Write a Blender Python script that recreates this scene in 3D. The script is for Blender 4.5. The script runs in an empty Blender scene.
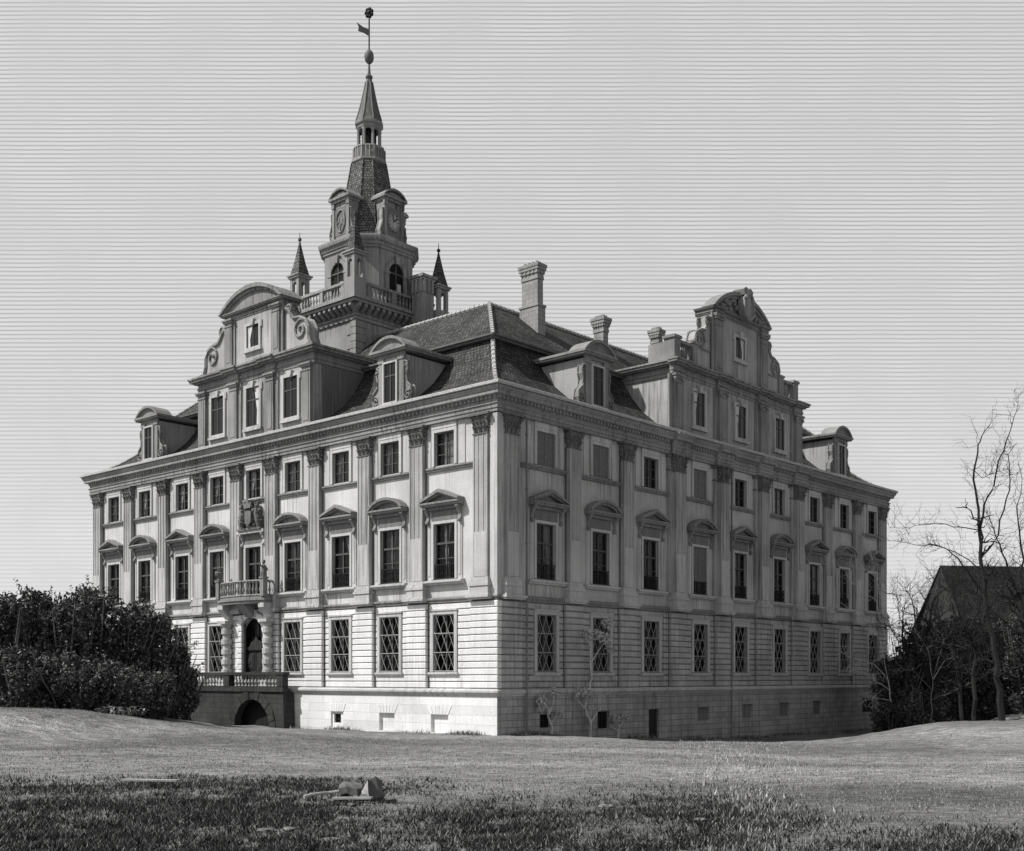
import bpy, math, random
import numpy as np
R = math.radians
PI = math.pi
random.seed(7)
rng = np.random.default_rng(7)
scene = bpy.context.scene
COL = scene.collection

# ------------------------------------------------------------------ camera frame
F = 1165.0; CX = 512.0; HY = 677.0
AZ = R(41.9)
fx_, fy_ = math.cos(AZ), math.sin(AZ)
rx_, ry_ = math.sin(AZ), -math.cos(AZ)
CAM = (-63.3*fx_ + .815*rx_, -63.3*fy_ + .815*ry_, 3.15)

def at(px, py, d):
    """world point seen at photo pixel (px,py), d metres in front of the eye"""
    l = (px-CX)/F*d
    return (CAM[0]+d*fx_+l*rx_, CAM[1]+d*fy_+l*ry_, CAM[2]+(HY-py)/F*d)

# ------------------------------------------------------------------ materials
MATS = {}
def new_mat(name):
    m = bpy.data.materials.new(name); m.use_nodes = True
    nt = m.node_tree; nt.nodes.clear()
    out = nt.nodes.new('ShaderNodeOutputMaterial')
    b = nt.nodes.new('ShaderNodeBsdfPrincipled')
    nt.links.new(b.outputs[0], out.inputs[0])
    MATS[name] = m
    return m, nt, b
def N(nt, t, **kw):
    n = nt.nodes.new(t)
    for k, v in kw.items():
        if k in n.inputs: n.inputs[k].default_value = v
        else: setattr(n, k, v)
    return n
def ramp(nt, src, stops):
    r = nt.nodes.new('ShaderNodeValToRGB'); e = r.color_ramp.elements
    while len(e) < len(stops): e.new(.5)
    for i, (p, c) in enumerate(stops):
        e[i].position = p; e[i].color = (c, c, c, 1)
    nt.links.new(src, r.inputs[0]); return r.outputs[0]
def mul(nt, a, b, op='MULTIPLY'):
    m = nt.nodes.new('ShaderNodeMath'); m.operation = op
    for i, s in enumerate((a, b)):
        if isinstance(s, (int, float)): m.inputs[i].default_value = s
        else: nt.links.new(s, m.inputs[i])
    return m.outputs[0]
def pos(nt, scale):
    g = nt.nodes.new('ShaderNodeNewGeometry'); mp = nt.nodes.new('ShaderNodeMapping')
    mp.inputs['Scale'].default_value = scale
    nt.links.new(g.outputs['Position'], mp.inputs['Vector']); return mp.outputs[0]
def noise(nt, vec, detail=4, rough=.6, scale=1.0):
    n = N(nt, 'ShaderNodeTexNoise', Scale=scale, Detail=detail, Roughness=rough)
    nt.links.new(vec, n.inputs['Vector']); return n.outputs['Fac']

def stone(name, base, streak=.25, blotch=.25, rough=.9, joints=None, bump=.25, fine=.15):
    """weathered masonry: vertical rain streaks, blotches, fine grain, optional ashlar joints"""
    m, nt, b = new_mat(name)
    s = noise(nt, pos(nt, (5.5, 5.5, .22)), 5, .65)
    s = ramp(nt, s, [(.30, 1-streak*1.6), (.52, 1.0), (.75, 1+streak*.5)])
    mk = ramp(nt, noise(nt, pos(nt, (.22, .22, .16)), 3, .6), [(.38, .15), (.62, 1.35)])
    s = mul(nt, mul(nt, mul(nt, s, -1.0, 'ADD'), mk), 1.0, 'ADD')
    bl = ramp(nt, noise(nt, pos(nt, (.35, .35, .3)), 5, .6), [(.3, 1-blotch), (.65, 1.05)])
    fi = ramp(nt, noise(nt, pos(nt, (14, 14, 9)), 3, .7), [(.3, 1-fine), (.7, 1+fine*.6)])
    c = mul(nt, mul(nt, s, bl), fi)
    c = mul(nt, c, base)
    h = fi
    if joints:
        w, hh, dark = joints
        tc = nt.nodes.new('ShaderNodeUVMap'); tc.uv_map = 'wall'
        br = N(nt, 'ShaderNodeTexBrick', Scale=1.0)
        br.inputs['Color1'].default_value = (1, 1, 1, 1); br.inputs['Color2'].default_value = (.80, .80, .80, 1)
        br.inputs['Mortar'].default_value = (dark, dark, dark, 1)
        br.inputs['Mortar Size'].default_value = .018; br.inputs['Mortar Smooth'].default_value = .3
        br.inputs['Brick Width'].default_value = w; br.inputs['Row Height'].default_value = hh
        nt.links.new(tc.outputs[0], br.inputs['Vector'])
        c = mul(nt, c, br.outputs['Color'])
        h = mul(nt, br.outputs['Color'], 1.0)
    comb = nt.nodes.new('ShaderNodeCombineColor')
    for i in range(3): nt.links.new(c, comb.inputs[i])
    nt.links.new(comb.outputs[0], b.inputs['Base Color'])
    b.inputs['Roughness'].default_value = rough
    b.inputs['Specular IOR Level'].default_value = .15
    bp = N(nt, 'ShaderNodeBump', Strength=bump, Distance=.03)
    nt.links.new(h, bp.inputs['Height']); nt.links.new(bp.outputs[0], b.inputs['Normal'])
    return m

def simple(name, base, var=.25, scale=(6, 6, 6), rough=.8, spec=.2):
    m, nt, b = new_mat(name)
    c = mul(nt, ramp(nt, noise(nt, pos(nt, scale), 4, .65), [(.3, 1-var), (.7, 1+var)]), base)
    comb = nt.nodes.new('ShaderNodeCombineColor')
    for i in range(3): nt.links.new(c, comb.inputs[i])
    nt.links.new(comb.outputs[0], b.inputs['Base Color'])
    b.inputs['Roughness'].default_value = rough; b.inputs['Specular IOR Level'].default_value = spec
    return m

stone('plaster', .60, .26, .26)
stone('plaster_shade', .52, .30, .36)  # darker copy of plaster for the unlit front; shade put into the colour
stone('rustic_shade', .50, .26, .30, joints=(.7, .369, .7), bump=.6)  # rustic of the unlit front, its shade mixed into the tone
stone('trim', .52, .22, .22)
stone('rustic', .74, .14, .15)
stone('joint_edge_shade', .17, .3, .3)  # dark joints, and painted shade lines along pier and pilaster edges
stone('capital_stone', .20, .4, .4)
stone('cornice_stone', .30, .35, .35)
stone('hood_stone', .27, .35, .35)
stone('gable_plaster', .42, .30, .32)
stone('gable_trim', .29, .35, .35)
stone('shaft_low', .50, .3, .2)
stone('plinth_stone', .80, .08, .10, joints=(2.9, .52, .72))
stone('plinth_shade', .42, .28, .32, joints=(.95, .38, .38), bump=.5)  # plinth of the unlit front, darkened for shade, with stronger joints
stone('shaft_stone', .41, .34, .3)
stone('dark_stone', .065, .3, .45, joints=(.8, .36, .5))
stone('tower_stone', .34, .35, .35)
stone('cheek', .40, .45, .2)
stone('chimney_stone', .36, .3, .4, joints=(.6, .3, .6))
simple('panel', .17, .25, (6, 6, .4))
simple('iron', .02, .3, rough=.6)
simple('lattice', .27, .3, rough=.7)
simple('sash_paint', .09, .3)
simple('curtain', .55, .35, (14, 14, .6))
simple('blind', .17, .25, (3, 3, 12))
simple('interior', .012, .3)
simple('oak', .032, .4, (9, 9, 1))
simple('lead', .12, .35, (4, 4, .6), rough=.6)
simple('cap_tile', .40, .35, (7, 7, 7))
simple('bark_dark', .022, .4, (12, 12, 4))
simple('bark_mid', .13, .4, (14, 14, 4))
simple('bark_pale', .55, .3, (14, 14, 4))
simple('leaf_dark', .045, .4, (2, 2, 2))
simple('leaf_mid', .11, .4, (2, 2, 2))
simple('leaf_pale', .27, .4, (2, 2, 2))
simple('blade_mid', .21, .3, (1, 1, 1))
simple('blade_pale', .34, .3, (1, 1, 1))
simple('blade_black', .02, .3, (1, 1, 1))
simple('blade_dark', .06, .3, (1, 1, 1))
simple('cut_wood', .55, .35, (16, 16, 16))
simple('rock', .16, .4, (6, 6, 6))
simple('barn_wall', .04, .5, (2, 2, .8))

def glass_mat():
    m, nt, b = new_mat('glass')
    b.inputs['Base Color'].default_value = (.010, .010, .010, 1)
    b.inputs['Roughness'].default_value = .12
    b.inputs['Specular IOR Level'].default_value = .35
    n = noise(nt, pos(nt, (.9, .9, .7)), 2, .5)
    bp = N(nt, 'ShaderNodeBump', Strength=.25, Distance=.05)
    nt.links.new(n, bp.inputs['Height']); nt.links.new(bp.outputs[0], b.inputs['Normal'])
    tr = nt.nodes.new('ShaderNodeBsdfTransparent'); mx = nt.nodes.new('ShaderNodeMixShader')
    mx.inputs[0].default_value = .45
    oi = nt.nodes.new('ShaderNodeObjectInfo')
    tone = ramp(nt, oi.outputs['Random'], [(.0, .004), (.45, .010), (.85, .03), (1.0, .06)])
    nt.links.new(tone, b.inputs['Base Color'])
    nt.links.new(ramp(nt, oi.outputs['Random'], [(.0, .30), (1.0, .75)]), mx.inputs[0])
    out = [x for x in nt.nodes if x.type == 'OUTPUT_MATERIAL'][0]
    nt.links.new(tr.outputs[0], mx.inputs[1]); nt.links.new(b.outputs[0], mx.inputs[2])
    nt.links.new(mx.outputs[0], out.inputs[0])
glass_mat()

def tile_mat(name, base, w, h):
    m, nt, b = new_mat(name)
    uv = nt.nodes.new('ShaderNodeUVMap'); uv.uv_map = 'wall'
    br = N(nt, 'ShaderNodeTexBrick', Scale=1.0)
    br.inputs['Color1'].default_value = (1, 1, 1, 1); br.inputs['Color2'].default_value = (.42, .42, .42, 1)
    br.inputs['Mortar'].default_value = (.22, .22, .22, 1); br.inputs['Mortar Size'].default_value = .03
    br.inputs['Brick Width'].default_value = w; br.inputs['Row Height'].default_value = h
    nt.links.new(uv.outputs[0], br.inputs['Vector'])
    n = ramp(nt, noise(nt, pos(nt, (.5, .5, .5)), 6, .7), [(.3, .55), (.7, 1.5)])
    n2 = ramp(nt, noise(nt, pos(nt, (5, 5, 5)), 3, .7), [(.35, .6), (.7, 1.7)])
    c = mul(nt, mul(nt, mul(nt, br.outputs['Color'], n), n2), base)
    comb = nt.nodes.new('ShaderNodeCombineColor')
    for i in range(3): nt.links.new(c, comb.inputs[i])
    nt.links.new(comb.outputs[0], b.inputs['Base Color'])
    b.inputs['Roughness'].default_value = .8; b.inputs['Specular IOR Level'].default_value = .15
    bp = N(nt, 'ShaderNodeBump', Strength=.7, Distance=.05)
    nt.links.new(br.outputs['Color'], bp.inputs['Height']); nt.links.new(bp.outputs[0], b.inputs['Normal'])
tile_mat('tiles', .085, .26, .24)
tile_mat('slate', .17, .2, .19)
tile_mat('barn_tiles', .03, .3, .28)

def ground_mat():
    m, nt, b = new_mat('meadow')
    # direction across the view is irrelevant here: strokes run along a world axis parallel to the mowing
    g = nt.nodes.new('ShaderNodeNewGeometry'); mp = nt.nodes.new('ShaderNodeMapping')
    mp.inputs['Rotation'].default_value = (0, 0, R(48.1)); 
    nt.links.new(g.outputs['Position'], mp.inputs['Vector'])
    mp2 = nt.nodes.new('ShaderNodeMapping'); mp2.inputs['Scale'].default_value = (1.3, 3.2, 1)
    nt.links.new(mp.outputs[0], mp2.inputs['Vector'])
    strokes = ramp(nt, noise(nt, mp2.outputs[0], 6, .72), [(.32, .45), (.5, 1), (.68, 1.6)])
    mp3 = nt.nodes.new('ShaderNodeMapping'); mp3.inputs['Scale'].default_value = (.05, .16, 1)
    nt.links.new(mp.outputs[0], mp3.inputs['Vector'])
    bl = ramp(nt, noise(nt, mp3.outputs[0], 4, .6), [(.33, .6), (.5, 1.0), (.66, 1.4)])
    fi = ramp(nt, noise(nt, pos(nt, (9, 9, 9)), 3, .7), [(.3, .6), (.7, 1.35)])
    c = mul(nt, mul(nt, mul(nt, strokes, bl), fi), .20)
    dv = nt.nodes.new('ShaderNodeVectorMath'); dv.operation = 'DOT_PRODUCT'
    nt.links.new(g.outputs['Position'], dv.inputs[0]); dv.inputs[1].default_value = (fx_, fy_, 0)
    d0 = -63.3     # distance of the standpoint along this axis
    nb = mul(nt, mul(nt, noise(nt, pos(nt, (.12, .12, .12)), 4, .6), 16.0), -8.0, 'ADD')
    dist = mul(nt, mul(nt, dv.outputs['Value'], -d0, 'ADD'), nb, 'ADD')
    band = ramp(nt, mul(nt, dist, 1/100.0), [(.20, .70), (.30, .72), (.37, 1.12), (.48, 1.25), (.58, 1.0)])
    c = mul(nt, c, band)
    comb = nt.nodes.new('ShaderNodeCombineColor')
    for i in range(3): nt.links.new(c, comb.inputs[i])
    nt.links.new(comb.outputs[0], b.inputs['Base Color'])
    b.inputs['Roughness'].default_value = .95; b.inputs['Specular IOR Level'].default_value = .05
    bp = N(nt, 'ShaderNodeBump', Strength=.6, Distance=.12)
    nt.links.new(fi, bp.inputs['Height']); nt.links.new(bp.outputs[0], b.inputs['Normal'])
ground_mat()

# ------------------------------------------------------------------ mesh builder
class MB:
    def __init__(s): s.v = []; s.f = []; s.m = []; s.k = 0
    def mat(s, k): s.k = k; return s
    def face(s, pts):
        n = len(s.v); s.v.extend(pts); s.f.append(tuple(range(n, n+len(pts)))); s.m.append(s.k)
    def add(s, vs, fs):
        n = len(s.v); s.v.extend(vs)
        for f in fs: s.f.append(tuple(i+n for i in f)); s.m.append(s.k)
    def box(s, x0, x1, y0, y1, z0, z1):
        if x0 > x1: x0, x1 = x1, x0
        if y0 > y1: y0, y1 = y1, y0
        s.add([(x0,y0,z0),(x1,y0,z0),(x1,y1,z0),(x0,y1,z0),(x0,y0,z1),(x1,y0,z1),(x1,y1,z1),(x0,y1,z1)],
              [(0,3,2,1),(4,5,6,7),(0,1,5,4),(1,2,6,5),(2,3,7,6),(3,0,4,7)])
    def chbox(s, x0, x1, y0, y1, z0, z1, c=.03):
        """block whose outer face (low y) has chamfered edges"""
        s.add([(x0,y1,z0),(x1,y1,z0),(x1,y1,z1),(x0,y1,z1),(x0,y0+c,z0),(x1,y0+c,z0),(x1,y0+c,z1),(x0,y0+c,z1),
               (x0+c,y0,z0+c),(x1-c,y0,z0+c),(x1-c,y0,z1-c),(x0+c,y0,z1-c)],
              [(0,1,5,4),(1,2,6,5),(2,3,7,6),(3,0,4,7),(4,5,9,8),(5,6,10,9),(6,7,11,10),(7,4,8,11),(8,9,10,11)])
    def prism(s, pts, y0, y1):
        """polygon in x-z extruded along y"""
        n = len(pts)
        vs = [(x, y0, z) for x, z in pts]+[(x, y1, z) for x, z in pts]
        fs = [tuple(range(n)), tuple(range(2*n-1, n-1, -1))]
        fs += [(i, i+n, (i+1) % n+n, (i+1) % n) for i in range(n)]
        s.add(vs, fs)
    def prismx(s, pts, x0, x1):
        """polygon in y-z extruded along x"""
        n = len(pts)
        vs = [(x0, y, z) for y, z in pts]+[(x1, y, z) for y, z in pts]
        fs = [tuple(range(n)), tuple(range(2*n-1, n-1, -1))]
        fs += [(i, (i+1) % n, (i+1) % n+n, i+n) for i in range(n)]
        s.add(vs, fs)
    def lathe(s, cx, cy, prof, n=12, a0=0.0, caps=True):
        vs = []; fs = []
        for r, z in prof:
            for i in range(n):
                a = a0+2*PI*i/n
                vs.append((cx+r*math.cos(a), cy+r*math.sin(a), z))
        for j in range(len(prof)-1):
            for i in range(n):
                k = (i+1) % n
                fs.append((j*n+i, j*n+k, (j+1)*n+k, (j+1)*n+i))
        if caps:
            fs.append(tuple(range(n-1, -1, -1))); fs.append(tuple(range((len(prof)-1)*n, len(prof)*n)))
        s.add(vs, fs)
    def rings(s, rings_, close=True):
        """loft between lists of points (same count)"""
        n = len(rings_[0]); vs = [p for r in rings_ for p in r]; fs = []
        for j in range(len(rings_)-1):
            for i in range(n if close else n-1):
                k = (i+1) % n
                fs.append((j*n+i, j*n+k, (j+1)*n+k, (j+1)*n+i))
        s.add(vs, fs)
        return s
    def tube(s, pts, rads, n=5):
        P = [np.array(p, float) for p in pts]
        if not hasattr(rads, '__len__'): rads = [rads]*len(P)
        rs = []
        for i, p in enumerate(P):
            t = P[min(i+1, len(P)-1)]-P[max(i-1, 0)]
            t /= (np.linalg.norm(t)+1e-9)
            u = np.cross(t, (0, 0, 1.0)) if abs(t[2]) < .9 else np.cross(t, (1.0, 0, 0))
            u /= np.linalg.norm(u); w = np.cross(t, u)
            rs.append([tuple(p+rads[i]*(math.cos(2*PI*k/n)*u+math.sin(2*PI*k/n)*w)) for k in range(n)])
        s.rings(rs)
        n0 = len(s.v)-n
        s.f.append(tuple(range(n0, n0+n))); s.m.append(s.k)
        s.f.append(tuple(range(len(s.v)-len(P)*n+n-1, len(s.v)-len(P)*n-1, -1))); s.m.append(s.k)
    def ball(s, c, rx, ry, rz, n=8, m=6, jitter=0):
        vs = [(c[0], c[1], c[2]-rz)]
        for j in range(1, m):
            ph = -PI/2+PI*j/m
            for i in range(n):
                a = 2*PI*i/n; q = 1+random.uniform(-jitter, jitter)
                vs.append((c[0]+rx*q*math.cos(ph)*math.cos(a), c[1]+ry*q*math.cos(ph)*math.sin(a), c[2]+rz*q*math.sin(ph)))
        vs.append((c[0], c[1], c[2]+rz)); fs = []
        for i in range(n): fs.append((0, 1+(i+1) % n, 1+i))
        for j in range(m-2):
            for i in range(n):
                a = 1+j*n+i; b = 1+j*n+(i+1) % n
                fs.append((a, b, b+n, a+n))
        L = len(vs)-1
        for i in range(n): fs.append((L, 1+(m-2)*n+i, 1+(m-2)*n+(i+1) % n))
        s.add(vs, fs)
    def build(s, name, mats, parent=None, loc=(0, 0, 0), rotz=0, smooth=False, uv=False):
        me = bpy.data.meshes.new(name); me.from_pydata(s.v, [], s.f)
        if isinstance(mats, str): mats = [mats]
        for k in mats: me.materials.append(MATS[k])
        if len(mats) > 1: me.polygons.foreach_set('material_index', s.m)
        if smooth: me.polygons.foreach_set('use_smooth', [True]*len(s.f))
        # consistent outward normals
        import bmesh
        bm = bmesh.new(); bm.from_mesh(me)
        if len(s.f) < 60000 and not uv == 'keep': bmesh.ops.recalc_face_normals(bm, faces=bm.faces[:])
        bm.to_mesh(me); bm.free()
        L = me.uv_layers.new(name='wall')
        if uv:
            ar = np.zeros((len(me.loops), 2), 'f4')
            for p in me.polygons:
                n = p.normal
                t = np.array((-n.y, n.x, 0.0)); q = np.linalg.norm(t)
                t = t/q if q > 1e-3 else np.array((1.0, 0, 0))
                b = np.cross(np.array(n), t)
                if abs(b[2]) > 1e-4 and b[2] < 0: b = -b
                for li in p.loop_indices:
                    c = me.vertices[me.loops[li].vertex_index].co
                    ar[li] = (c[0]*t[0]+c[1]*t[1], c[0]*b[0]+c[1]*b[1]+c[2]*b[2])
            L.data.foreach_set('uv', ar.ravel())
        o = bpy.data.objects.new(name, me); COL.objects.link(o)
        if parent: o.parent = parent
        o.location = loc; o.rotation_euler = (0, 0, rotz)
        return o

def thing(name, label, cat, loc=(0, 0, 0), group=None):
    o = bpy.data.objects.new(name, None); COL.objects.link(o); o.location = loc
    o.empty_display_size = .3
    return tag(o, label, cat, group)
def tag(o, label=None, cat=None, group=None, kind=None):
    if label: o['label'] = label
    if cat: o['category'] = cat
    if group: o['group'] = group
    if kind: o['kind'] = kind
    return o
def dup(o, loc, rotz, parent):
    c = o.copy(); COL.objects.link(c); c.parent = parent; c.location = loc; c.rotation_euler = (0, 0, rotz)
    for ch in o.children:
        d = ch.copy(); COL.objects.link(d); d.parent = c
    return c

# ================================================================== PALACE
LX, LY = 49.0, 43.25
palace = thing('palace', 'large baroque stone palace with scrolled gables, dark tiled mansard roof and slender clock tower', 'palace', (0, 0, 0))

# facade frames: along u from the near corner, o = outwards.  mesh-local: x = sgn*u, y = -o
class Facade:
    def __init__(s, sgn, rot, cen, offs, length):
        s.sgn = sgn; s.rot = rot; s.cen = cen; s.len = length; s.offs = offs
        s.bays = [cen+o for o in offs]
    def x(s, u): return s.sgn*u
    def world(s, u, o, z):
        return (u, -o, z) if s.sgn > 0 else (-o, u, z)
FL = Facade(-1, -PI/2, 22.1, (-18.1, -13.55, -9.05, -4.25, 0, 4.25, 8.6, 13.65, 18.1), LY)
FR = Facade(1, 0.0, 25.25, (-21.2, -16.1, -10.9, -5.2, 0, 5.5, 11.0, 16.05, 21.2), LX)
FL.pil = [.95, 6.05, 10.65, 15.4, 19.95, 23.9, 28.25, 33.0, 37.8, 42.4]
FR.pil = [.95, 6.4, 11.65, 17.1, 22.55, 28.0, 33.25, 38.2, 43.35, 48.15]
FR.gab = FR.pil[3:7]; FL.gab = []

WG = (-.85, .85, 3.45, 6.70)      # ground windows
WP = (-.85, .85, 8.70, 11.85)     # piano nobile
WU = (-.80, .80, 15.15, 17.05)    # attic row
DOOR = (-1.6, 1.6, 2.5, 5.75)

def grid_wall(mb, fc, u0, u1, z0, z1, holes, o=0.0):
    us = sorted({u0, u1} | {h[0] for h in holes} | {h[1] for h in holes})
    zs = sorted({z0, z1} | {h[2] for h in holes} | {h[3] for h in holes})
    for a, b in zip(us, us[1:]):
        for c, d in zip(zs, zs[1:]):
            um, zm = (a+b)/2, (c+d)/2
            if any(h[0] < um < h[1] and h[2] < zm < h[3] for h in holes): continue
            if zm < z0 or zm > z1 or um < u0 or um > u1: continue
            mb.face([(fc.x(a), -o, c), (fc.x(b), -o, c), (fc.x(b), -o, d), (fc.x(a), -o, d)])

# ---------------- walls
basement = {id(FL): [(3.5, 4.9, 0.0, 1.0, 'blank'), (7.95, 9.3, 0.0, 1.0, 'blank'), (12.6, 13.8, 0.05, 1.0, 'vent')],
            id(FR): [(3.3, 4.3, .28, 1.04, 'dark'), (8.6, 9.8, .05, 1.09, 'dark'), (13.85, 15.0, -1.4, 1.11, 'door'),
                     (19.5, 20.9, .24, 1.1, 'blank'), (25.2, 26.6, .27, 1.22, 'blank'), (30.4, 31.9, .24, 1.24, 'blank'),
                     (35.6, 37.1, .26, 1.3, 'blank'), (44.2, 46.5, .25, 1.4, 'dark')]}
for fc in (FL, FR):
    holes = []
    for i, u in enumerate(fc.bays):
        if fc is FL and i == 4: holes.append((u+DOOR[0], u+DOOR[1], DOOR[2], DOOR[3]+1.45))
        else: holes.append((u+WG[0], u+WG[1], WG[2], WG[3]))
        holes.append((u+WP[0], u+WP[1], WP[2] if not (fc is FL and i == 4) else 8.45, WP[3]))
        holes.append((u+WU[0], u+WU[1], WU[2], WU[3]))
    mb = MB()
    grid_wall(mb, fc, 0, fc.len, 7.3, 17.7, [h for h in holes if h[2] > 7.5])
    x0, x1 = sorted((fc.x(-.20 if fc is FR else 0.0), fc.x(.40)))
    mb.box(x0, x1, -.20, .01, 7.5, 17.5)
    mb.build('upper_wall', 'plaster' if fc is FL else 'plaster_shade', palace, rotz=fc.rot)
    # ground storey : backing sheet plus rusticated courses
    mb = MB()
    gh = [h for h in holes if h[2] < 7.5]
    mb.mat(1); grid_wall(mb, fc, 0, fc.len, 2.0, 7.3, gh); mb.mat(0)
    courses = 13; z0 = 2.52; ch = (7.32-z0)/courses
    for c in range(courses):
        za, zb = z0+c*ch+.022, z0+(c+1)*ch-.022
        cuts = sorted([(max(h[0]-.24, 0), h[1]+.24) for h in gh if (h[2]-.04) < zb and (h[3]+.20 if h[3] < 7 else 7.4) > za])
        spans = []; a = 0.0
        for c0, c1 in cuts: spans.append((a, c0)); a = c1
        spans.append((a, fc.len))
        for a, b in spans:
            if b-a < .1: continue
            n = 1 if fc is FL else max(1, int(round((b-a)/1.1)))
            js = [a]+[a+(b-a)*(k+(.3 if c % 2 else 0))/n for k in range(1, n)]+[b]
            for p, q in zip(js, js[1:]):
                g = .012 if n > 1 else 0
                o = .10+random.uniform(-.012, .012)
                x0, x1 = sorted((fc.x(p+g), fc.x(q-g)))
                mb.chbox(x0, x1, -o, 0.02, za, zb, .03)
    # ground storey piers under the pilasters, same courses
    for pu in fc.pil:
        w = .80
        ua, ub = pu-w, pu+w
        if pu == fc.pil[0]: ua = 0.0 if fc is FR else -.33
        mb.mat(0)
        for c in range(courses):
            za, zb = z0+c*ch+.02, z0+(c+1)*ch-.02
            x0, x1 = sorted((fc.x(ua), fc.x(ub)))
            mb.chbox(x0, x1, -.33+random.uniform(-.008, .008), 0.01, za, zb, .035)
        mb.mat(1); mb.box(fc.x(ua+.05), fc.x(ub-.04), -.27, .0, z0-.02, 7.34)
        mb.box(fc.x(ub-.05), fc.x(ub+.07), -.135, .0, z0-.03, 7.343)  # dark strips beside the pier, edge shade put into the colour
        if pu != fc.pil[0]: mb.box(fc.x(ua-.07), fc.x(ua+.051), -.136, .0, z0-.03, 7.342)
    mb.build('ground_storey_wall', ['rustic' if fc is FL else 'rustic_shade', 'joint_edge_shade'], palace, rotz=fc.rot, uv=True)
    # plinth
    mb = MB()
    bh = basement[id(fc)]
    ph = [(b[0], b[1], b[2], b[3]) for b in bh]
    grid_wall(mb, fc, -.24, fc.len+.24, -4, 2.08, ph, .25)
    for (a, b, c, d, kind) in bh:
        dep = .0 if kind != 'blank' else .06
        for (p, q) in (((a, c), (a, d)), ((a, d), (b, d)), ((b, d), (b, c)), ((b, c), (a, c))):
            mb.face([(fc.x(p[0]), -.25, p[1]), (fc.x(q[0]), -.25, q[1]), (fc.x(q[0]), -dep, q[1]), (fc.x(p[0]), -dep, p[1])])
        if kind == 'blank':
            mb.mat(1 if fc is FR else 0); mb.face([(fc.x(a), -dep, c), (fc.x(b), -dep, c), (fc.x(b), -dep, d), (fc.x(a), -dep, d)]); mb.mat(0)  # right-hand niche backs painted darker for the shade in the recess
        if kind != 'door':   # flat arch of fanned stones over the cellar openings
            n = 6; um = (a+b)/2; wd = b-a
            for k in range(n):
                t0, t1 = -.5+k/n, -.5+(k+1)/n
                pts = [(fc.x(um+t0*wd*1.05+.015), d+.03), (fc.x(um+t1*wd*1.05-.015), d+.03), (fc.x(um+t1*wd*1.4-.015), d+.52), (fc.x(um+t0*wd*1.4+.015), d+.52)]
                mb.prism(pts, -.275, -.2)
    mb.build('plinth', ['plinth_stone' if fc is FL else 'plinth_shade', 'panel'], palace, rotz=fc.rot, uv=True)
    for (a, b, c, d, kind) in bh:
        if kind == 'blank': continue
        mb = MB(); mb.mat(0)
        um = (a+b)/2
        mb.face([(fc.x(a), .0, c), (fc.x(b), .0, c), (fc.x(b), .0, d), (fc.x(a), .0, d)])
        mb.mat(1)
        if kind == 'door':
            for k in range(6):
                w = (b-a)/6
                mb.box(fc.x(a+k*w+.01), fc.x(a+(k+1)*w-.01), -.06, -.01, c, d-.02)
            mb.mat(2); mb.box(fc.x(a+.12), fc.x(a+.18), -.10, -.06, -.2, 0)
            mb.build('cellar_door', ['interior', 'oak', 'iron'], palace, rotz=fc.rot)
        else:
            if kind == 'vent':
                for (p, q, r_, s_) in ((a, b, c, c+.28), (a, b, d-.12, d), (a, a+.35, c+.281, d-.121), (b-.2, b, c+.281, d-.121)):
                    mb.box(fc.x(p), fc.x(q), -.14, -.003, r_, s_)
            n = 4
            mb.mat(2)
            for k in range(1, n): 
                u = a+(b-a)*k/n; mb.box(fc.x(u-.02), fc.x(u+.02), -.07, -.03, c, d)
            mb.box(fc.x(a), fc.x(b), -.08, -.025, (c+d)/2-.02, (c+d)/2+.02)
            mb.build('cellar_window', ['interior', 'plinth_stone', 'iron'], palace, rotz=fc.rot)
# rear walls
mb = MB()
mb.face([(LX, 0, -4), (LX, LY, -4), (LX, LY, 17.7), (LX, 0, 17.7)])
mb.face([(0, LY, -4), (LX, LY, -4), (LX, LY, 17.7), (0, LY, 17.7)])
mb.face([(17, 17, 0), (LX-17, 17, 0), (LX-17, 17, 20), (17, 17, 20)])
mb.face([(17, 17, 0), (17, LY-17, 0), (17, LY-17, 20), (17, 17, 20)])
mb.face([(LX-17, 17, 0), (LX-17, LY-17, 0), (LX-17, LY-17, 20), (LX-17, 17, 20)])
mb.face([(17, LY-17, 0), (LX-17, LY-17, 0), (LX-17, LY-17, 20), (17, LY-17, 20)])
mb.build('rear_wall', 'plaster', palace, uv='keep')

# ---------------- mouldings swept round the building
def sweep(mb, prof, inset=False):
    """prof: (o,z) list, o outward; mitred round the rectangle"""
    rs = []
    for o, z in prof:
        rs.append([(-o, -o, z), (LX+o, -o, z), (LX+o, LY+o, z), (-o, LY+o, z)])
    mb.rings(rs)
mb = MB()
sweep(mb, [(.1, 2.06), (.30, 2.09), (.33, 2.16), (.40, 2.22), (.46, 2.30), (.46, 2.40), (.36, 2.46), (.30, 2.50), (.0, 2.51)])
mb.build('plinth_moulding', 'shaft_low', palace)
def pstrip(mb, fc, u0, u1, prof):
    """horizontal moulding with closed ends, prof of (o,z), facade-local"""
    pts = [(-o, z) for o, z in prof]
    pts = pts+[(.05, prof[-1][1]), (.05, prof[0][1])]
    x0, x1 = sorted((fc.x(u0), fc.x(u1)))
    mb.prismx(pts, x0, x1)
mb = MB()
sweep(mb, [(.0, 7.33), (.15, 7.35), (.17, 7.44), (.24, 7.52), (.24, 7.60), (.14, 7.65), (.03, 7.68)])
mb.build('string_course', 'hood_stone', palace)
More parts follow.
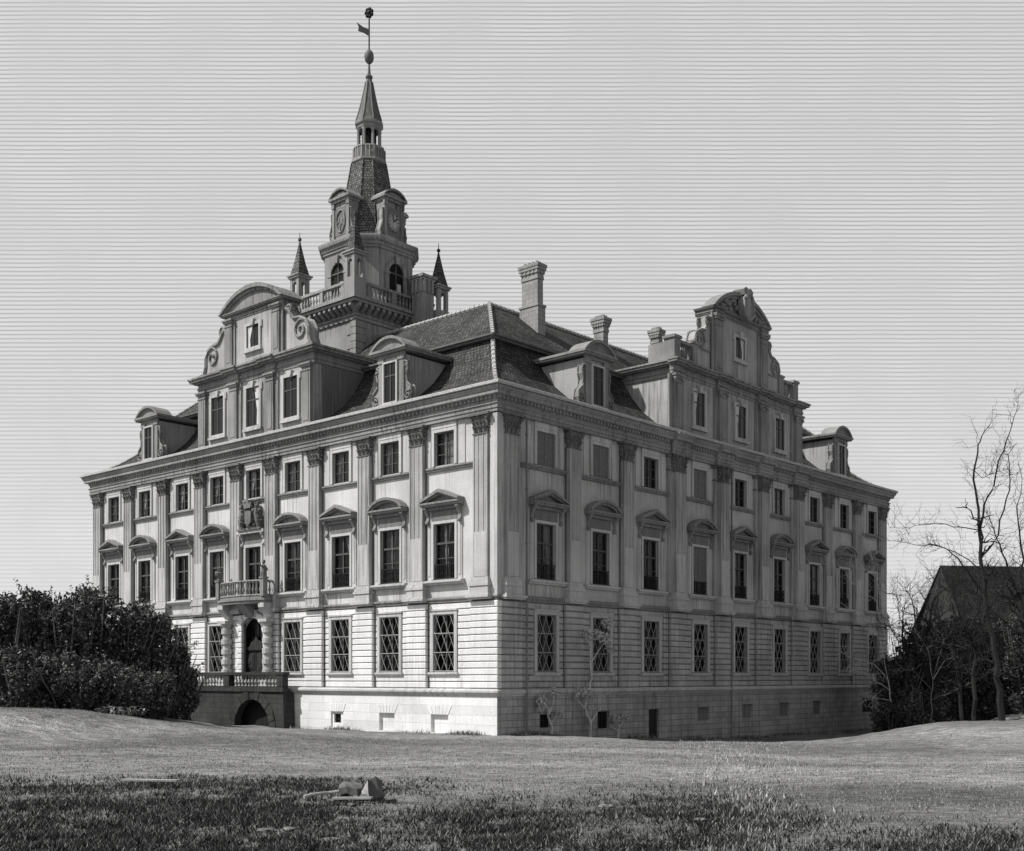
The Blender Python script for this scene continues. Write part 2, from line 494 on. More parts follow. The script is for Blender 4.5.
ENT = [(.0, 17.55), (.26, 17.56), (.26, 17.74), (.31, 17.75), (.31, 17.93), (.38, 17.98), (.38, 18.03), (.28, 18.05), (.28, 18.22), (.34, 18.24), (.36, 18.38),
       (.56, 18.42), (.60, 18.45), (.60, 18.60), (.63, 18.62), (.66, 18.66), (.72, 18.76), (.74, 18.80), (.74, 18.86), (.3, 18.93), (.0, 18.95)]
mb = MB(); sweep(mb, ENT)
e = mb.build('entablature', 'cornice_stone', palace)
for fc in (FL, FR):
    mb = MB(); u = -.3
    mb.box(fc.x(-.29), fc.x(fc.len+.2), -.345, -.31, 18.25, 18.40)
    while u < fc.len+.2:
        mb.box(fc.x(u), fc.x(u+.17), -.44, -.30, 18.245, 18.405); u += .32
    mb.build('dentils', 'cornice_stone', e, rotz=fc.rot)
# entablature breaking forward over the four gable pilasters of the right-hand front
for u in FR.gab:
    mb = MB(); pstrip(mb, FR, u-.95, u+.95, [(o+.27 if o > .1 else o, z+.004) for o, z in ENT])
    mb.build('entablature_break', 'cornice_stone', palace, rotz=FR.rot)
# upper sill string between pilasters, pedestals
for fc in (FL, FR):
    for a, b in zip(fc.pil, fc.pil[1:]):
        mb = MB()
        w = .66 if a not in fc.gab else .95
        w2 = .66 if b not in fc.gab else .95
        pstrip(mb, fc, a+w, b-w2, [(.02, 14.82), (.12, 14.84), (.14, 14.92), (.20, 14.97), (.20, 15.06), (.02, 15.10)])
        mb.build('sill_course', 'hood_stone', palace, rotz=fc.rot)

# ---------------- pilasters
def capital(mb, w, o, z0=16.43, z1=17.56):
    """leafy capital: bell, two tiers of curled leaves, corner volutes, concave abacus"""
    h = z1-z0; hw = w/2
    mb.box(-hw-.05, hw+.05, -o-.06, 0, z0, z0+.07)
    rings = []
    for t, g in ((0, 0), (.3, .02), (.55, .06), (.8, .14)):
        a = hw-.02+g; oo = o+g
        rings.append([(-a, 0, z0+.07+t*h), (-a, -oo, z0+.07+t*h), (a, -oo, z0+.07+t*h), (a, 0, z0+.07+t*h)])
    mb.rings(rings, close=False)
    for tier, (zz, hh, n) in enumerate(((z0+.07, .38, 3), (z0+.30, .42, 4))):
        for k in range(n):
            x = -hw+.02+(w-.04)*(k+.5)/n; lw = w/n*.42; out = o+.03+tier*.03
            mb.rings([[(x-lw*.7, -out, zz), (x, -out-.05, zz), (x+lw*.7, -out, zz)],
                      [(x-lw, -out-.04, zz+hh*.5), (x, -out-.11, zz+hh*.55), (x+lw, -out-.04, zz+hh*.5)],
                      [(x-lw*.8, -out-.12, zz+hh*.85), (x, -out-.20, zz+hh), (x+lw*.8, -out-.12, zz+hh*.85)],
                      [(x-lw*.5, -out-.20, zz+hh*.78), (x, -out-.28, zz+hh*.8), (x+lw*.5, -out-.20, zz+hh*.78)]], close=False)
        for sx in (-1, 1):
            mb.ball((sx*(hw+.04+tier*.03), -o*.5, zz+hh*.8), .09, o*.5, .12, 6, 4)
    for sx in (-1, 1):   # volutes
        cx, cz = sx*(hw+.05), z0+.80*h
        pts = []
        for k in range(15):
            a = k/14*3.2*PI; r = .17*(1-k/18)
            pts.append((cx+sx*r*math.cos(a)*.9, -o-.13-.004*k, cz+r*math.sin(a)))
        mb.tube(pts, [.05-.0018*k for k in range(15)], 5)
    mb.ball((0, -o-.20, z1-.12), .10, .08, .10, 7, 5)
    a = hw+.22
    mb.prism([(-a, z1-.13), (a, z1-.13), (a+.02, z1-.01), (-a-.02, z1-.01)], -o-.24, -.005)

def make_pilaster(w, o, back=None):
    hw = w/2
    mb = MB()
    mb.box(-hw, hw, -o, 0, 8.62, 16.45)
    e = .09      # raised margins leaving sunk flutes; cabled lower third
    for sx in (-1, 1): mb.box(sx*hw, sx*(hw-e), -o-.035, -o+.01, 8.64, 16.40)
    for k in (-.18, .18): mb.box(k*w-.035, k*w+.035, -o-.03, -o+.01, 8.65, 16.39)
    if back:
        mb.box(-back/2, back/2, -o*.45, 0.001, 8.60, 17.54)
    mb.mat(1)
    for sx in (-1, 1): mb.box(sx*(hw-.01), sx*(hw+.055), -o*.30, .0015, 8.64, 16.42)  # dark strip each side of the shaft, painted edge shade
    p = mb.build('pilaster', ['shaft_stone', 'joint_edge_shade'], palace)
    mb = MB(); mb.box(-hw+.10, hw-.10, -o-.045, -o+.005, 8.66, 11.1)
    mb.build('fluted_lower_shaft', 'shaft_low', p)
    mb = MB()
    mb.box(-hw-.14, hw+.14, -o-.16, 0.002, 7.70, 8.16)
    mb.box(-hw-.26, hw+.26, -o-.27, 0.003, 7.40, 7.50)
    mb.box(-hw-.32, hw+.32, -o-.34, 0.004, 7.50, 7.62)
    mb.box(-hw-.24, hw+.24, -o-.24, 0.005, 7.62, 7.72)
    mb.box(-hw-.20, hw+.20, -o-.22, 0.006, 8.14, 8.30)
    mb.box(-hw-.15, hw+.15, -o-.16, 0.007, 8.30, 8.46)
    mb.box(-hw-.08, hw+.08, -o-.09, 0.008, 8.46, 8.63)
    mb.build('pilaster_base', 'shaft_low', p)
    mb = MB(); capital(mb, w, o)
    if back:
        for sx in (-1, 1): mb.box(sx*(back/2+.06), sx*(hw), -o*.45-.06, .002, 16.5, 16.6); mb.box(sx*(back/2+.12), sx*hw, -o*.45-.1, .003, 17.36, 17.53)
    mb.build('capital', 'capital_stone', p)
    return p
def place_along(proto, fc, us, first):
    for i, u in enumerate(us):
        loc = fc.world(u, 0, 0)
        if first and i == 0:
            proto.location = loc; proto.rotation_euler = (0, 0, fc.rot)
        else: dup(proto, loc, fc.rot, palace)
pil = make_pilaster(1.08, .30)
place_along(pil, FL, FL.pil, True)
place_along(pil, FR, [u for u in FR.pil if u not in FR.gab], False)
pilg = make_pilaster(1.12, .48, back=1.8)
place_along(pilg, FR, FR.gab, True)

# ---------------- windows
def reveal(mb, x0, x1, z0, z1, o0, dep):
    for a, b in (((x0, z0), (x0, z1)), ((x0, z1), (x1, z1)), ((x1, z1), (x1, z0)), ((x1, z0), (x0, z0))):
        mb.face([(a[0], -o0, a[1]), (b[0], -o0, b[1]), (b[0], dep, b[1]), (a[0], dep, a[1])])
def room(mb, x0, x1, z0, z1, d0=.20, d1=1.3):
    reveal(mb, x0-.3, x1+.3, z0-.3, z1+.3, -d0, d1)
    mb.face([(x0-.3, d1, z0-.3), (x1+.3, d1, z0-.3), (x1+.3, d1, z1+.3), (x0-.3, d1, z1+.3)])
def frame_ring(mb, x0, x1, z0, z1, w, o, wb=None):
    wb = w if wb is None else wb
    mb.box(x0-w, x0, -o, .02, z0-wb, z1+w); mb.box(x1, x1+w, -o, .02, z0-wb, z1+w)
    mb.box(x0+.0005, x1-.0005, -o+.004, .02, z1, z1+w-.003)
    if wb > 0: mb.box(x0+.0005, x1-.0005, -o+.004, .02, z0-wb+.003, z0)
def sash(mb, x0, x1, z0, z1, trans, d=.14, bars=()):
    t = .07
    mb.box(x0, x0+t, d, d+.07, z0, z1); mb.box(x1-t, x1, d, d+.07, z0, z1)
    mb.box(x0+t, x1-t, d+.002, d+.07, z1-t, z1); mb.box(x0+t, x1-t, d+.002, d+.07, z0, z0+t)
    mb.box(-.045, .045, d-.02, d+.06, z0+t, z1-t)
    for z in trans: mb.box(x0+t, x1-t, d-.03, d+.05, z-.055, z+.055)
    for z in bars: mb.box(x0+t, x1-t, d+.01, d+.05, z-.022, z+.022)
def pane(x0, x1, z0, z1, d, parent):
    mb = MB(); mb.face([(x0, d, z0), (x1, d, z0), (x1, d, z1), (x0, d, z1)])
    return mb.build('pane', 'glass', parent, uv='keep')
def curtain(parent, x0, x1, z0, z1, style, d=.30):
    """hanging cloth with folds; style: 'pair' tied back, 'left' one side, 'right'"""
    mb = MB(); n = 22
    def cloth(fa, fb):
        rows = []
        for j in range(9):
            t = j/8; z = z1-(z1-z0)*t
            a, b = fa(t), fb(t)
            rows.append([(a+(b-a)*i/n, d+.05*math.sin(i*2.1+j*.2), z) for i in range(n+1)])
        mb.rings(rows, close=False)
    w = x1-x0
    if style in ('pair', 'left'): cloth(lambda t: x0+.05, lambda t: x0+w*(.46-.28*math.sin(min(1, t*1.25)*PI/2)))
    if style in ('pair', 'right'): cloth(lambda t: x1-w*(.46-.28*math.sin(min(1, t*1.25)*PI/2)), lambda t: x1-.05)
    if style == 'half': cloth(lambda t: x0+w*(.30+.10*t), lambda t: x0+w*(.62-.12*math.sin(t*PI)))
    if style == 'full': cloth(lambda t: x0+w*.28, lambda t: x1-.04)
    return mb.build('curtain', 'curtain', parent, uv='keep', smooth=True)

def console(mb, x, z0, z1, o):
    """scrolled bracket under the hood"""
    pts = [(.0, z0), (-.16, z0+.02), (-.22, z0+.14), (-.15, z0+.26), (-.13, z0+.40), (-.20, z0+.55*(z1-z0)), (-o*.75, z1-.22), (-o, z1-.10), (-o, z1), (.0, z1)]
    mb.prismx(pts, x-.11, x+.11)
    mb.ball((x, -.16, z0+.10), .14, .12, .13, 8, 6)
def hood_parts(kind, parent):
    mb = MB(); hw = 1.52
    for sx in (-1, 1): console(mb, sx*1.28, 11.86, 12.80, .42)
    mb.box(-1.42, 1.42, -.20, .01, 12.62, 12.82)
    mb.prismx([(0, 12.80), (-.44, 12.81), (-.50, 12.90), (-.56, 12.94), (-.56, 13.02), (-.46, 13.06), (0, 13.06)], -hw, hw)
    # raking cornice
    if kind == 'tri':
        top = [(-hw, 13.06), (0, 13.64), (hw, 13.06)]
        th = .19
        for sx in (-1, 1):
            mb.prism([(sx*hw, 13.061), (sx*0, 13.57), (0, 13.57+th), (sx*(hw+.03), 13.061+th*.7)], -.58, .01)
            mb.prism([(sx*(hw-.25), 13.063), (sx*0, 13.46), (0, 13.60), (sx*(hw-.10), 13.062)], -.44, .012)
        mb.prism([(-hw+.3, 13.064), (hw-.3, 13.064), (0, 13.5)], -.16, .013)
    else:
        def arc(r_, h, n=14): return [(-r_+2*r_*k/n, 13.062+h*(1-(2*k/n-1)**2)**.75) for k in range(n+1)]
        a, b = arc(hw+.03, .66), arc(hw-.16, .50)
        for k in range(14): mb.prism([a[k], a[k+1], b[k+1], b[k]], -.58, .01)
        a2, b2 = arc(hw-.15, .51), arc(hw-.36, .37)
        for k in range(14): mb.prism([a2[k], a2[k+1], b2[k+1], b2[k]], -.44, .012)
        mb.prism(arc(hw-.3, .42), -.16, .013)
    # small carved ornament in the tympanum
    mb.ball((0, -.17, 13.2), .22, .05, .09, 8, 5)
    return mb.build('hood', 'hood_stone', parent)

def piano_window(kind, cur, blind=False):
    x0, x1, z0, z1 = WP
    mb = MB(); mb.mat(0)
    reveal(mb, x0, x1, z0, z1, 0, .24)
    frame_ring(mb, x0, x1, z0, z1, .17, .10, 0)
    for sx in (-1, 1): mb.box(sx*1.05, sx*1.40, -.055, .02, 8.60, 12.63); mb.box(sx*1.14, sx*1.31, -.085, .0, 8.9, 11.8)
    mb.prismx([(0, 8.36), (-.24, 8.38), (-.28, 8.46), (-.36, 8.50), (-.36, 8.60), (-.05, 8.66), (0, 8.66)], -1.58, 1.58)
    mb.mat(1); mb.box(-1.02, 1.02, -.075, .0, 12.04, 12.6)
    mb.mat(2); room(mb, x0, x1, z0, z1)
    w = mb.build('window', ['trim', 'panel', 'interior'], palace)
    mb = MB(); sash(mb, x0, x1, z0, z1, (10.75,), bars=(9.9,)); mb.build('sash', 'sash_paint', w)
    pane(x0, x1, z0, z1, .185, w)
    hood_parts(kind, w)
    mb = MB()       # iron window railing
    for z, t in ((8.72, .04), (9.50, .05)): mb.box(x0, x1, -.05, .02, z, z+t)
    for k in range(11):
        x = x0+.07+(x1-x0-.14)*k/10
        mb.lathe(x, -.015, [(.015, 8.76), (.04, 8.95), (.02, 9.1), (.035, 9.3), (.015, 9.5)], 5)
    mb.build('railing', 'iron', w)
    if blind:
        mb = MB()
        for k in range(24): mb.prismx([(.04, z0+.84+k*.096), (.11, z0+.84+k*.096), (.09, z0+.92+k*.096), (.02, z0+.92+k*.096)], x0+.01, x1-.01)
        for x in (x0, -.04, x1-.08): mb.box(x, x+.08, .00, .105, z0+.8, z1)
        mb.build('blind', 'blind', w)
    elif cur: curtain(w, x0, x1, z0+.1, z1-.05, cur)
    return w
pw = {}
for k in ('tri', 'arc'):
    for c in ('half', 'right', 'blind', None):
        if (k, c) in (('tri', 'blind'),): continue
        pw[k, c] = piano_window(k, c if c != 'blind' else None, c == 'blind')
used = set()
def put(key, lib, fc, u):
    if key in used: dup(lib[key], fc.world(u, 0, 0), fc.rot, palace)
    else:
        lib[key].location = fc.world(u, 0, 0); lib[key].rotation_euler = (0, 0, fc.rot); used.add(key)
curL = ['half', 'half', 'right', 'half', None, None, None, 'right', None]
curR = ['right', None, None, 'blind', 'half', None, 'right', None, 'half']
for i, u in enumerate(FL.bays):
    if i != 4: put(('tri' if i % 2 == 0 else 'arc', curL[i]), pw, FL, u)
for i, u in enumerate(FR.bays): put(('tri' if i % 2 == 0 else 'arc', curR[i]), pw, FR, u)
for k in pw:
    if k not in used:
        for ch in list(pw[k].children): bpy.data.objects.remove(ch)
        bpy.data.objects.remove(pw[k])

def attic_window(cur):
    x0, x1, z0, z1 = WU
    mb = MB(); mb.mat(0)
    reveal(mb, x0, x1, z0, z1, 0, .24)
    frame_ring(mb, x0, x1, z0, z1, .20, .10, 0)
    mb.box(x0-.2, x1+.2, -.12, .01, z1+.2, 17.54)
    for sx in (-1, 1): mb.box(sx*1.12, sx*1.62, -.05, .02, 15.11, 17.3)
    mb.mat(1); room(mb, x0, x1, z0, z1)
    w = mb.build('attic_window', ['trim', 'interior'], palace)
    mb = MB(); sash(mb, x0, x1, z0, z1, (), bars=(15.8, 16.4)); mb.build('sash', 'sash_paint', w)
    pane(x0, x1, z0, z1, .185, w)
    if cur == 'louvre':
        mb = MB()
        for k in range(18): mb.prismx([(.04, z0+.03+k*.104), (.11, z0+.03+k*.104), (.09, z0+.12+k*.104), (.02, z0+.12+k*.104)], x0+.01, x1-.01)
        for x in (x0, -.05, x1-.09): mb.box(x, x+.09, .0, .105, z0, z1)
        mb.build('shutter', 'blind', w)
    elif cur: curtain(w, x0, x1, z0, z1, cur)
    return w
aw = {c: attic_window(c) for c in ('pair', 'full', 'louvre', 'left')}
cL = ['full', 'left', 'pair', 'pair', 'left', 'left', 'pair', 'pair', 'pair']
cR = ['louvre', 'louvre', 'left', 'louvre', 'left', 'full', 'left', 'left', 'left']
for i, u in enumerate(FL.bays): put(cL[i], aw, FL, u)
for i, u in enumerate(FR.bays): put(cR[i], aw, FR, u)

def ground_window():
    x0, x1, z0, z1 = WG
    mb = MB(); mb.mat(0)
    reveal(mb, x0, x1, z0, z1, 0, .24)
    frame_ring(mb, x0, x1, z0, z1, .22, .15, 0)
    mb.prismx([(0, z0-.24), (-.20, z0-.23), (-.26, z0-.14), (-.26, z0-.05), (0, z0-.01)], x0-.32, x1+.32)
    mb.box(x0-.26, x1+.26, -.20, .0, z1+.2, z1+.29)
    mb.mat(1); room(mb, x0, x1, z0, z1)
    w = mb.build('barred_window', ['trim', 'interior'], palace)
    mb = MB(); sash(mb, x0, x1, z0, z1, (5.6,), bars=(4.4,)); mb.build('sash', 'sash_paint', w)
    pane(x0, x1, z0, z1, .185, w)
    mb = MB(); r = .026         # lozenge grille
    W = x1-x0; H = z1-z0; sx = W/3; sz = H/3
    def seg(a, b, y): mb.tube([(a[0], y, a[1]), (b[0], y, b[1])], r, 4)
    for k in range(-6, 4):
        for sgn, y in ((1, -.05), (-1, -.075)):
            # line through x0 + k*sx with slope sz*2/sx
            pts = []
            steps = 40
            xa = x0+k*sx
            x_s = max(xa, x0); 
            m_ = 2.1
            za = z0+(x_s-xa)*m_
            x_e = x1; ze = z0+(x_e-xa)*m_
            if ze > z1: ze = z1; x_e = xa+(z1-z0)/m_
            if za >= z1 or x_e <= x_s: continue
            A, B = (x_s, za), (x_e, ze)
            if sgn < 0: A, B = (x0+x1-A[0], A[1]), (x0+x1-B[0], B[1])
            seg(A, B, y)
    for k in range(0, 4): 
        z = min(max(z0+sz*k, z0+.03), z1-.03); mb.tube([(x0, -.1, z), (x1, -.1, z)], r*1.2, 4)
    for x in (x0+.03, x1-.03): mb.tube([(x, -.1, z0), (x, -.1, z1)], r*1.2, 4)
    mb.build('grille', 'lattice', w)
    return w
gw = {0: ground_window()}
for i, u in enumerate(FL.bays):
    if i != 4: put(0, gw, FL, u)
for u in FR.bays: put(0, gw, FR, u)

# ---------------- central bay of the left front : portal, balcony, arms
def facade_part(fc, mb, name, mats, parent=palace, u=0, **kw):
    return mb.build(name, mats, parent, loc=fc.world(u, 0, 0), rotz=fc.rot, **kw)
uc = FL.cen
mb = MB(); mb.mat(0)
x0, x1, z0, zs = DOOR; rad = 1.4
def arch_pts(r, n=16): return [(r*math.cos(PI-PI*k/n), zs+r*math.sin(PI-PI*k/n)) for k in range(n+1)]
# spandrels filling the square hole round the arch
ap = arch_pts(rad)
mb.prism([(-1.62, z0)]+[(-1.62, 7.32)]+[(1.62, 7.32)]+[(1.62, z0)]+[(rad, z0)]+ap[::-1]+[(-rad, z0)], -.12, .22)
# voussoirs
n = 13
for k in range(n):
    a0, a1 = PI-PI*k/n-.015, PI-PI*(k+1)/n+.015
    ro = 1.95 if k % 2 else 1.8
    mb.prism([(rad*math.cos(a0), zs+rad*math.sin(a0)), (ro*math.cos(a0), zs+ro*math.sin(a0)), (ro*math.cos(a1), zs+ro*math.sin(a1)), (rad*math.cos(a1), zs+rad*math.sin(a1))], -.30-(.05 if k % 2 else 0), -.1)
for k in range(8):
    za, zb = z0+.02+k*.425, z0+.42+k*.425-.02
    for sx in (-1, 1): mb.box(sx*rad, sx*(1.8 if k % 2 else 1.92), -.30-(.04 if k % 2 else 0), -.1, za, zb)
mb.box(-1.95, 1.95, -.38, 0, 2.49, 2.54)
mb.mat(1); mb.box(-1.6, 1.6, .95, 1.0, z0, 7.3)
portal = facade_part(FL, mb, 'portal', ['rustic', 'interior'], u=uc)
mb = MB()        # carved double door with a pedimented head
for sx in (-1, 1):
    mb.box(sx*.02, sx*1.36, .20, .29, 2.52, 5.0)
    for (za, zb) in ((2.75, 3.5), (3.65, 4.75)):
        mb.box(sx*.2, sx*1.14, .15, .21, za, zb); mb.box(sx*.34, sx*1.0, .11, .16, za+.13, zb-.13)
        mb.ball((sx*.68, .11, (za+zb)/2), .16, .06, .25, 8, 6)
    mb.lathe(sx*1.25, .12, [(.09, 2.6), (.07, 4.8), (.11, 4.9)], 8)
mb.box(-1.38, 1.38, .07, .25, 4.95, 5.18)
mb.prism([(-.8, 5.18), (.8, 5.18), (.55, 5.5), (.2, 5.62), (0, 5.95), (-.2, 5.62), (-.55, 5.5)], .13, .25)
mb.box(-.05, .05, .15, .23, 5.18, 7.1)
facade_part(FL, mb, 'door', ['oak'], portal).location = (0, 0, 0)
portal.children[-1].rotation_euler = (0, 0, 0)
mb = MB()
mb.face([(-1.4, .31, 5.0), (1.4, .31, 5.0), (1.4, .31, 7.2), (-1.4, .31, 7.2)])
o = mb.build('fanlight', 'glass', portal, uv='keep')
for sx in (-1, 1):      # banded columns carrying the balcony
    mb = MB()
    cx, cy = sx*2.3, -.6
    mb.box(cx-.42, cx+.42, cy-.42, .0, 2.50, 2.95)
    prof = [(.36, 2.95), (.36, 3.05)]
    z = 3.05
    for k in range(5):
        prof += [(.27, z), (.27, z+.26), (.36, z+.28), (.36, z+.62), (.27, z+.64)]; z += .68
    prof += [(.27, z+.05), (.33, z+.1), (.33, z+.2), (.42, z+.3)]
    mb.lathe(cx, cy, prof, 12)
    mb.box(cx-.45, cx+.45, cy-.45, .0, z+.3, z+.5)
    # scroll bracket above
    mb.prismx([(0, 7.0), (-.5, 7.05), (-.85, 7.35), (-1.15, 7.7), (-1.15, 7.98), (0, 7.98)], cx-.3, cx+.3)
    mb.build('banded_column', 'shaft_low', portal)
mb = MB()      # balcony slab with bowed front
def bow(r, d, n=14):
    pts = []
    for k in range(n+1):
        t = -1+2*k/n
        pts.append((r*t, -(d*.72+d*.28*(1-t*t))))
    return pts
bz = 8.0
for (z0_, z1_, g) in ((7.98, 8.16, 0), (8.16, 8.30, .10), (8.30, 8.40, .04)):
    b = bow(2.55+g, 1.45+g)
    ring = [(-2.55-g, .0)]+b+[(2.55+g, .0)]
    mb.rings([[(x, y, z0_) for x, y in ring], [(x, y, z1_) for x, y in ring]])
    mb.face([(x, y, z1_) for x, y in ring]); mb.face([(x, y, z0_) for x, y in ring[::-1]])
mb.prismx([(0, 7.0), (-.3, 7.1), (-.75, 7.5), (-1.2, 7.98), (0, 7.98)], -.45, .45)
balc = facade_part(FL, mb, 'balcony', ['hood_stone'], u=uc)
mb = MB()
ring = [(-2.5, -.15), (-2.5, -.6)]+bow(2.5, 1.4)+[(2.5, -.6), (2.5, -.15)]
mb.tube([(x, y, 9.42) for x, y in ring], .085, 4); mb.tube([(x, y, 8.48) for x, y in ring], .09, 4)
def baluster_prof(z, h, s=1): return [(.07*s, z), (.07*s, z+.06*h), (.035*s, z+.12*h), (.085*s, z+.38*h), (.05*s, z+.62*h), (.03*s, z+.82*h), (.065*s, z+.9*h), (.07*s, z+h)]
bp_ = bow(2.5, 1.4, 17)
for (x, y) in bp_[1:-1]: mb.lathe(x, y, baluster_prof(8.5, .9, 1.1), 6)
for sx in (-1, 1):
    for y in (-.3, -.6): mb.lathe(sx*2.5, y, baluster_prof(8.5, .9, 1.1), 6)
    mb.box(sx*2.5-.17, sx*2.5+.17, -1.24, -.88, 8.41, 9.56); mb.box(sx*2.5-.22, sx*2.5+.22, -1.29, -.83, 9.56, 9.66)
mb.build('balustrade', 'hood_stone', balc)
# balcony french window with plain surround
mb = MB(); mb.mat(0)
x0, x1, z0, z1 = -.85, .85, 8.45, 11.85
reveal(mb, x0, x1, z0, z1, 0, .24); frame_ring(mb, x0, x1, z0, z1, .2, .12, 0)
for sx in (-1, 1): mb.box(sx*1.07, sx*1.42, -.06, .02, 8.46, 12.2); console(mb, sx*1.2, 11.9, 12.75, .36)
mb.box(-1.5, 1.5, -.40, .02, 12.75, 12.95)
mb.mat(1); mb.box(-1.0, 1.0, -.08, 0, 12.06, 12.7)
mb.mat(2); room(mb, x0, x1, z0, z1)
w = facade_part(FL, mb, 'balcony_window', ['trim', 'panel', 'interior'], u=uc)
mb = MB(); sash(mb, x0, x1, z0, z1, (10.75,), bars=(9.6,)); mb.build('sash', 'sash_paint', w)
pane(x0, x1, z0, z1, .185, w)
# coat of arms
mb = MB()
mb.prism([(-.45, 13.1), (.45, 13.1), (.5, 13.9), (.45, 14.4), (-.45, 14.4), (-.5, 13.9)], -.32, -.02)
mb.prism([(-.36, 14.15), (-.32, 13.45), (0, 13.2), (.32, 13.45), (.36, 14.15), (0, 14.25)], -.55, -.3)
mb.prism([(-.36, 14.4), (.36, 14.4), (.46, 14.85), (.22, 14.66), (0, 14.95), (-.22, 14.66), (-.46, 14.85)], -.6, -.1)
for k in range(150):
    a = random.uniform(0, 2*PI); q_ = random.uniform(.42, 1.25)
    x = q_*math.cos(a)*1.02; z = 13.9+q_*math.sin(a)*.92
    if z > 14.95 or z < 12.98: continue
    mb.ball((x, -random.uniform(.2, .5), z), random.uniform(.05, .13), .12, random.uniform(.05, .13), 5, 4, .3)
for sx in (-1, 1):   # supporters
    mb.tube([(sx*1.0, -.25, 13.0), (sx*.95, -.35, 13.5), (sx*.8, -.4, 14.0), (sx*.9, -.42, 14.4)], [.2, .24, .2, .13], 7)
    mb.ball((sx*.9, -.45, 14.52), .16, .15, .17, 8, 6)
mb.box(-1.3, 1.3, -.5, .0, 12.952, 13.08)
facade_part(FL, mb, 'coat_of_arms', ['capital_stone'], u=uc)

# ---------------- roof
mb = MB()
PROF = [(-.76, 18.90), (-.65, 18.98), (-.2, 19.10), (.5, 19.36), (1.5, 20.0), (2.5, 20.82), (3.4, 21.9), (4.2, 23.25)]
UP = [(4.05, 23.42), (5.5, 24.72), (7.0, 26.0), (8.5, 27.2)]
INN = [(8.5, 27.2), (12.5, 23.4), (17.0, 19.6)]
def rr(prof): return [[(d, d, z), (LX-d, d, z), (LX-d, LY-d, z), (d, LY-d, z)] for d, z in prof]
mb.rings(rr(PROF)); mb.rings(rr(UP)); mb.rings(rr(INN))
roof = mb.build('roof', 'tiles', palace, uv=True)
mb = MB(); mb.rings(rr([(4.2, 23.2), (3.9, 23.22), (3.85, 23.34), (3.72, 23.36), (3.72, 23.48), (4.05, 23.52), (4.3, 23.5)]))
mb.build('roof_moulding', 'lead', roof)
mb = MB(); mb.rings(rr([(-.78, 18.88), (-.84, 18.92), (-.84, 19.06), (-.80, 19.09), (-.6, 19.07)]))
mb.build('gutter', 'cap_tile', roof)
mb = MB()
def cap_line(a, b, step=.42, r=.13):
    a = np.array(a, float); b = np.array(b, float); L = np.linalg.norm(b-a); n = int(L/step)
    for k in range(n):
        p = a+(b-a)*k/n; q = a+(b-a)*(k+.93)/n
        mb.tube([tuple(p), tuple(q)], [r*1.15, r*.85], 6)
def sag(prof, corner):
    out = []
    for d, z in prof:
        out.append(((d if corner[0] == 0 else LX-d), (d if corner[1] == 0 else LY-d), z+.06))
    return out
for c in ((0, 0), (1, 0), (0, 1)):
    for pr in (PROF[1:], UP):
        s = sag(pr, c)
        for p, q in zip(s, s[1:]): cap_line(p, q)
for p, q in (((8.5, 8.5), (LX-8.5, 8.5)), ((8.5, 8.5), (8.5, LY-8.5))): cap_line((*p, 27.27), (*q, 27.27))
mb.build('ridge_tiles', 'cap_tile', roof)

def roof_z(d):
    P = PROF+UP
    for (a, za), (b, zb) in zip(P, P[1:]):
        if a <= d <= b and b > a: return za+(zb-za)*(d-a)/(b-a)
    return 27.2

# ---------------- small window set for gables and dormers (one mesh per window, several materials)
def small_window(parent, cx, z0, z1, hw, ofs, fw=.2, trans=True, ears=True, name='gable_window'):
    """ofs: outward offset of the wall it sits in"""
    y = -ofs
    mb = MB(); mb.mat(0)
    mb.box(cx-hw-fw, cx-hw, y-.12, y+.05, z0-fw, z1+fw); mb.box(cx+hw, cx+hw+fw, y-.12, y+.05, z0-fw, z1+fw)
    mb.box(cx-hw+.001, cx+hw-.001, y-.115, y+.05, z1, z1+fw-.004); mb.box(cx-hw-fw-.1, cx+hw+fw+.1, y-.20, y+.05, z0-fw-.12, z0-fw+.05)
    mb.box(cx-hw+.001, cx+hw-.001, y-.115, y+.05, z0-fw+.051, z0)
    if ears:
        mb.box(cx-hw-fw-.1, cx-hw-.002, y-.10, y+.04, z1-.25, z1+fw+.003); mb.box(cx+hw+.002, cx+hw+fw+.1, y-.10, y+.04, z1-.25, z1+fw+.003)
        mb.prism([(cx-.16, z1-.05), (cx+.16, z1-.05), (cx+.24, z1+fw+.18), (cx-.24, z1+fw+.18)], y-.24, y)
    mb.mat(1); mb.face([(cx-hw, y-.012, z0), (cx+hw, y-.012, z0), (cx+hw, y-.012, z1), (cx-hw, y-.012, z1)])
    mb.mat(2)
    for x in (cx-hw+.035, cx, cx+hw-.035): mb.box(x-.035, x+.035, y-.05, y-.013, z0, z1)
    if trans: mb.box(cx-hw+.071, cx-.036, y-.05, y-.013, z0+(z1-z0)*.66, z0+(z1-z0)*.66+.08); mb.box(cx+.036, cx+hw-.071, y-.05, y-.013, z0+(z1-z0)*.66, z0+(z1-z0)*.66+.08)
    mb.mat(3)
    if random.random() < .6: 
        sx = random.choice((-1, 1)); mb.prism([(cx+sx*(hw-.05), z0+.05), (cx+sx*(hw-.05), z1-.05), (cx+sx*.1, z1-.05), (cx+sx*hw*.55, z0+(z1-z0)*.4), (cx+sx*hw*.5, z0+.05)], y-.022, y-.016)
    return mb.build(name, ['shaft_low', 'glass_dark', 'sash_paint', 'curtain'], parent)
m, nt, b = new_mat('glass_dark')
b.inputs['Base Color'].default_value = (.008, .008, .008, 1); b.inputs['Roughness'].default_value = .15; b.inputs['Specular IOR Level'].default_value = .3

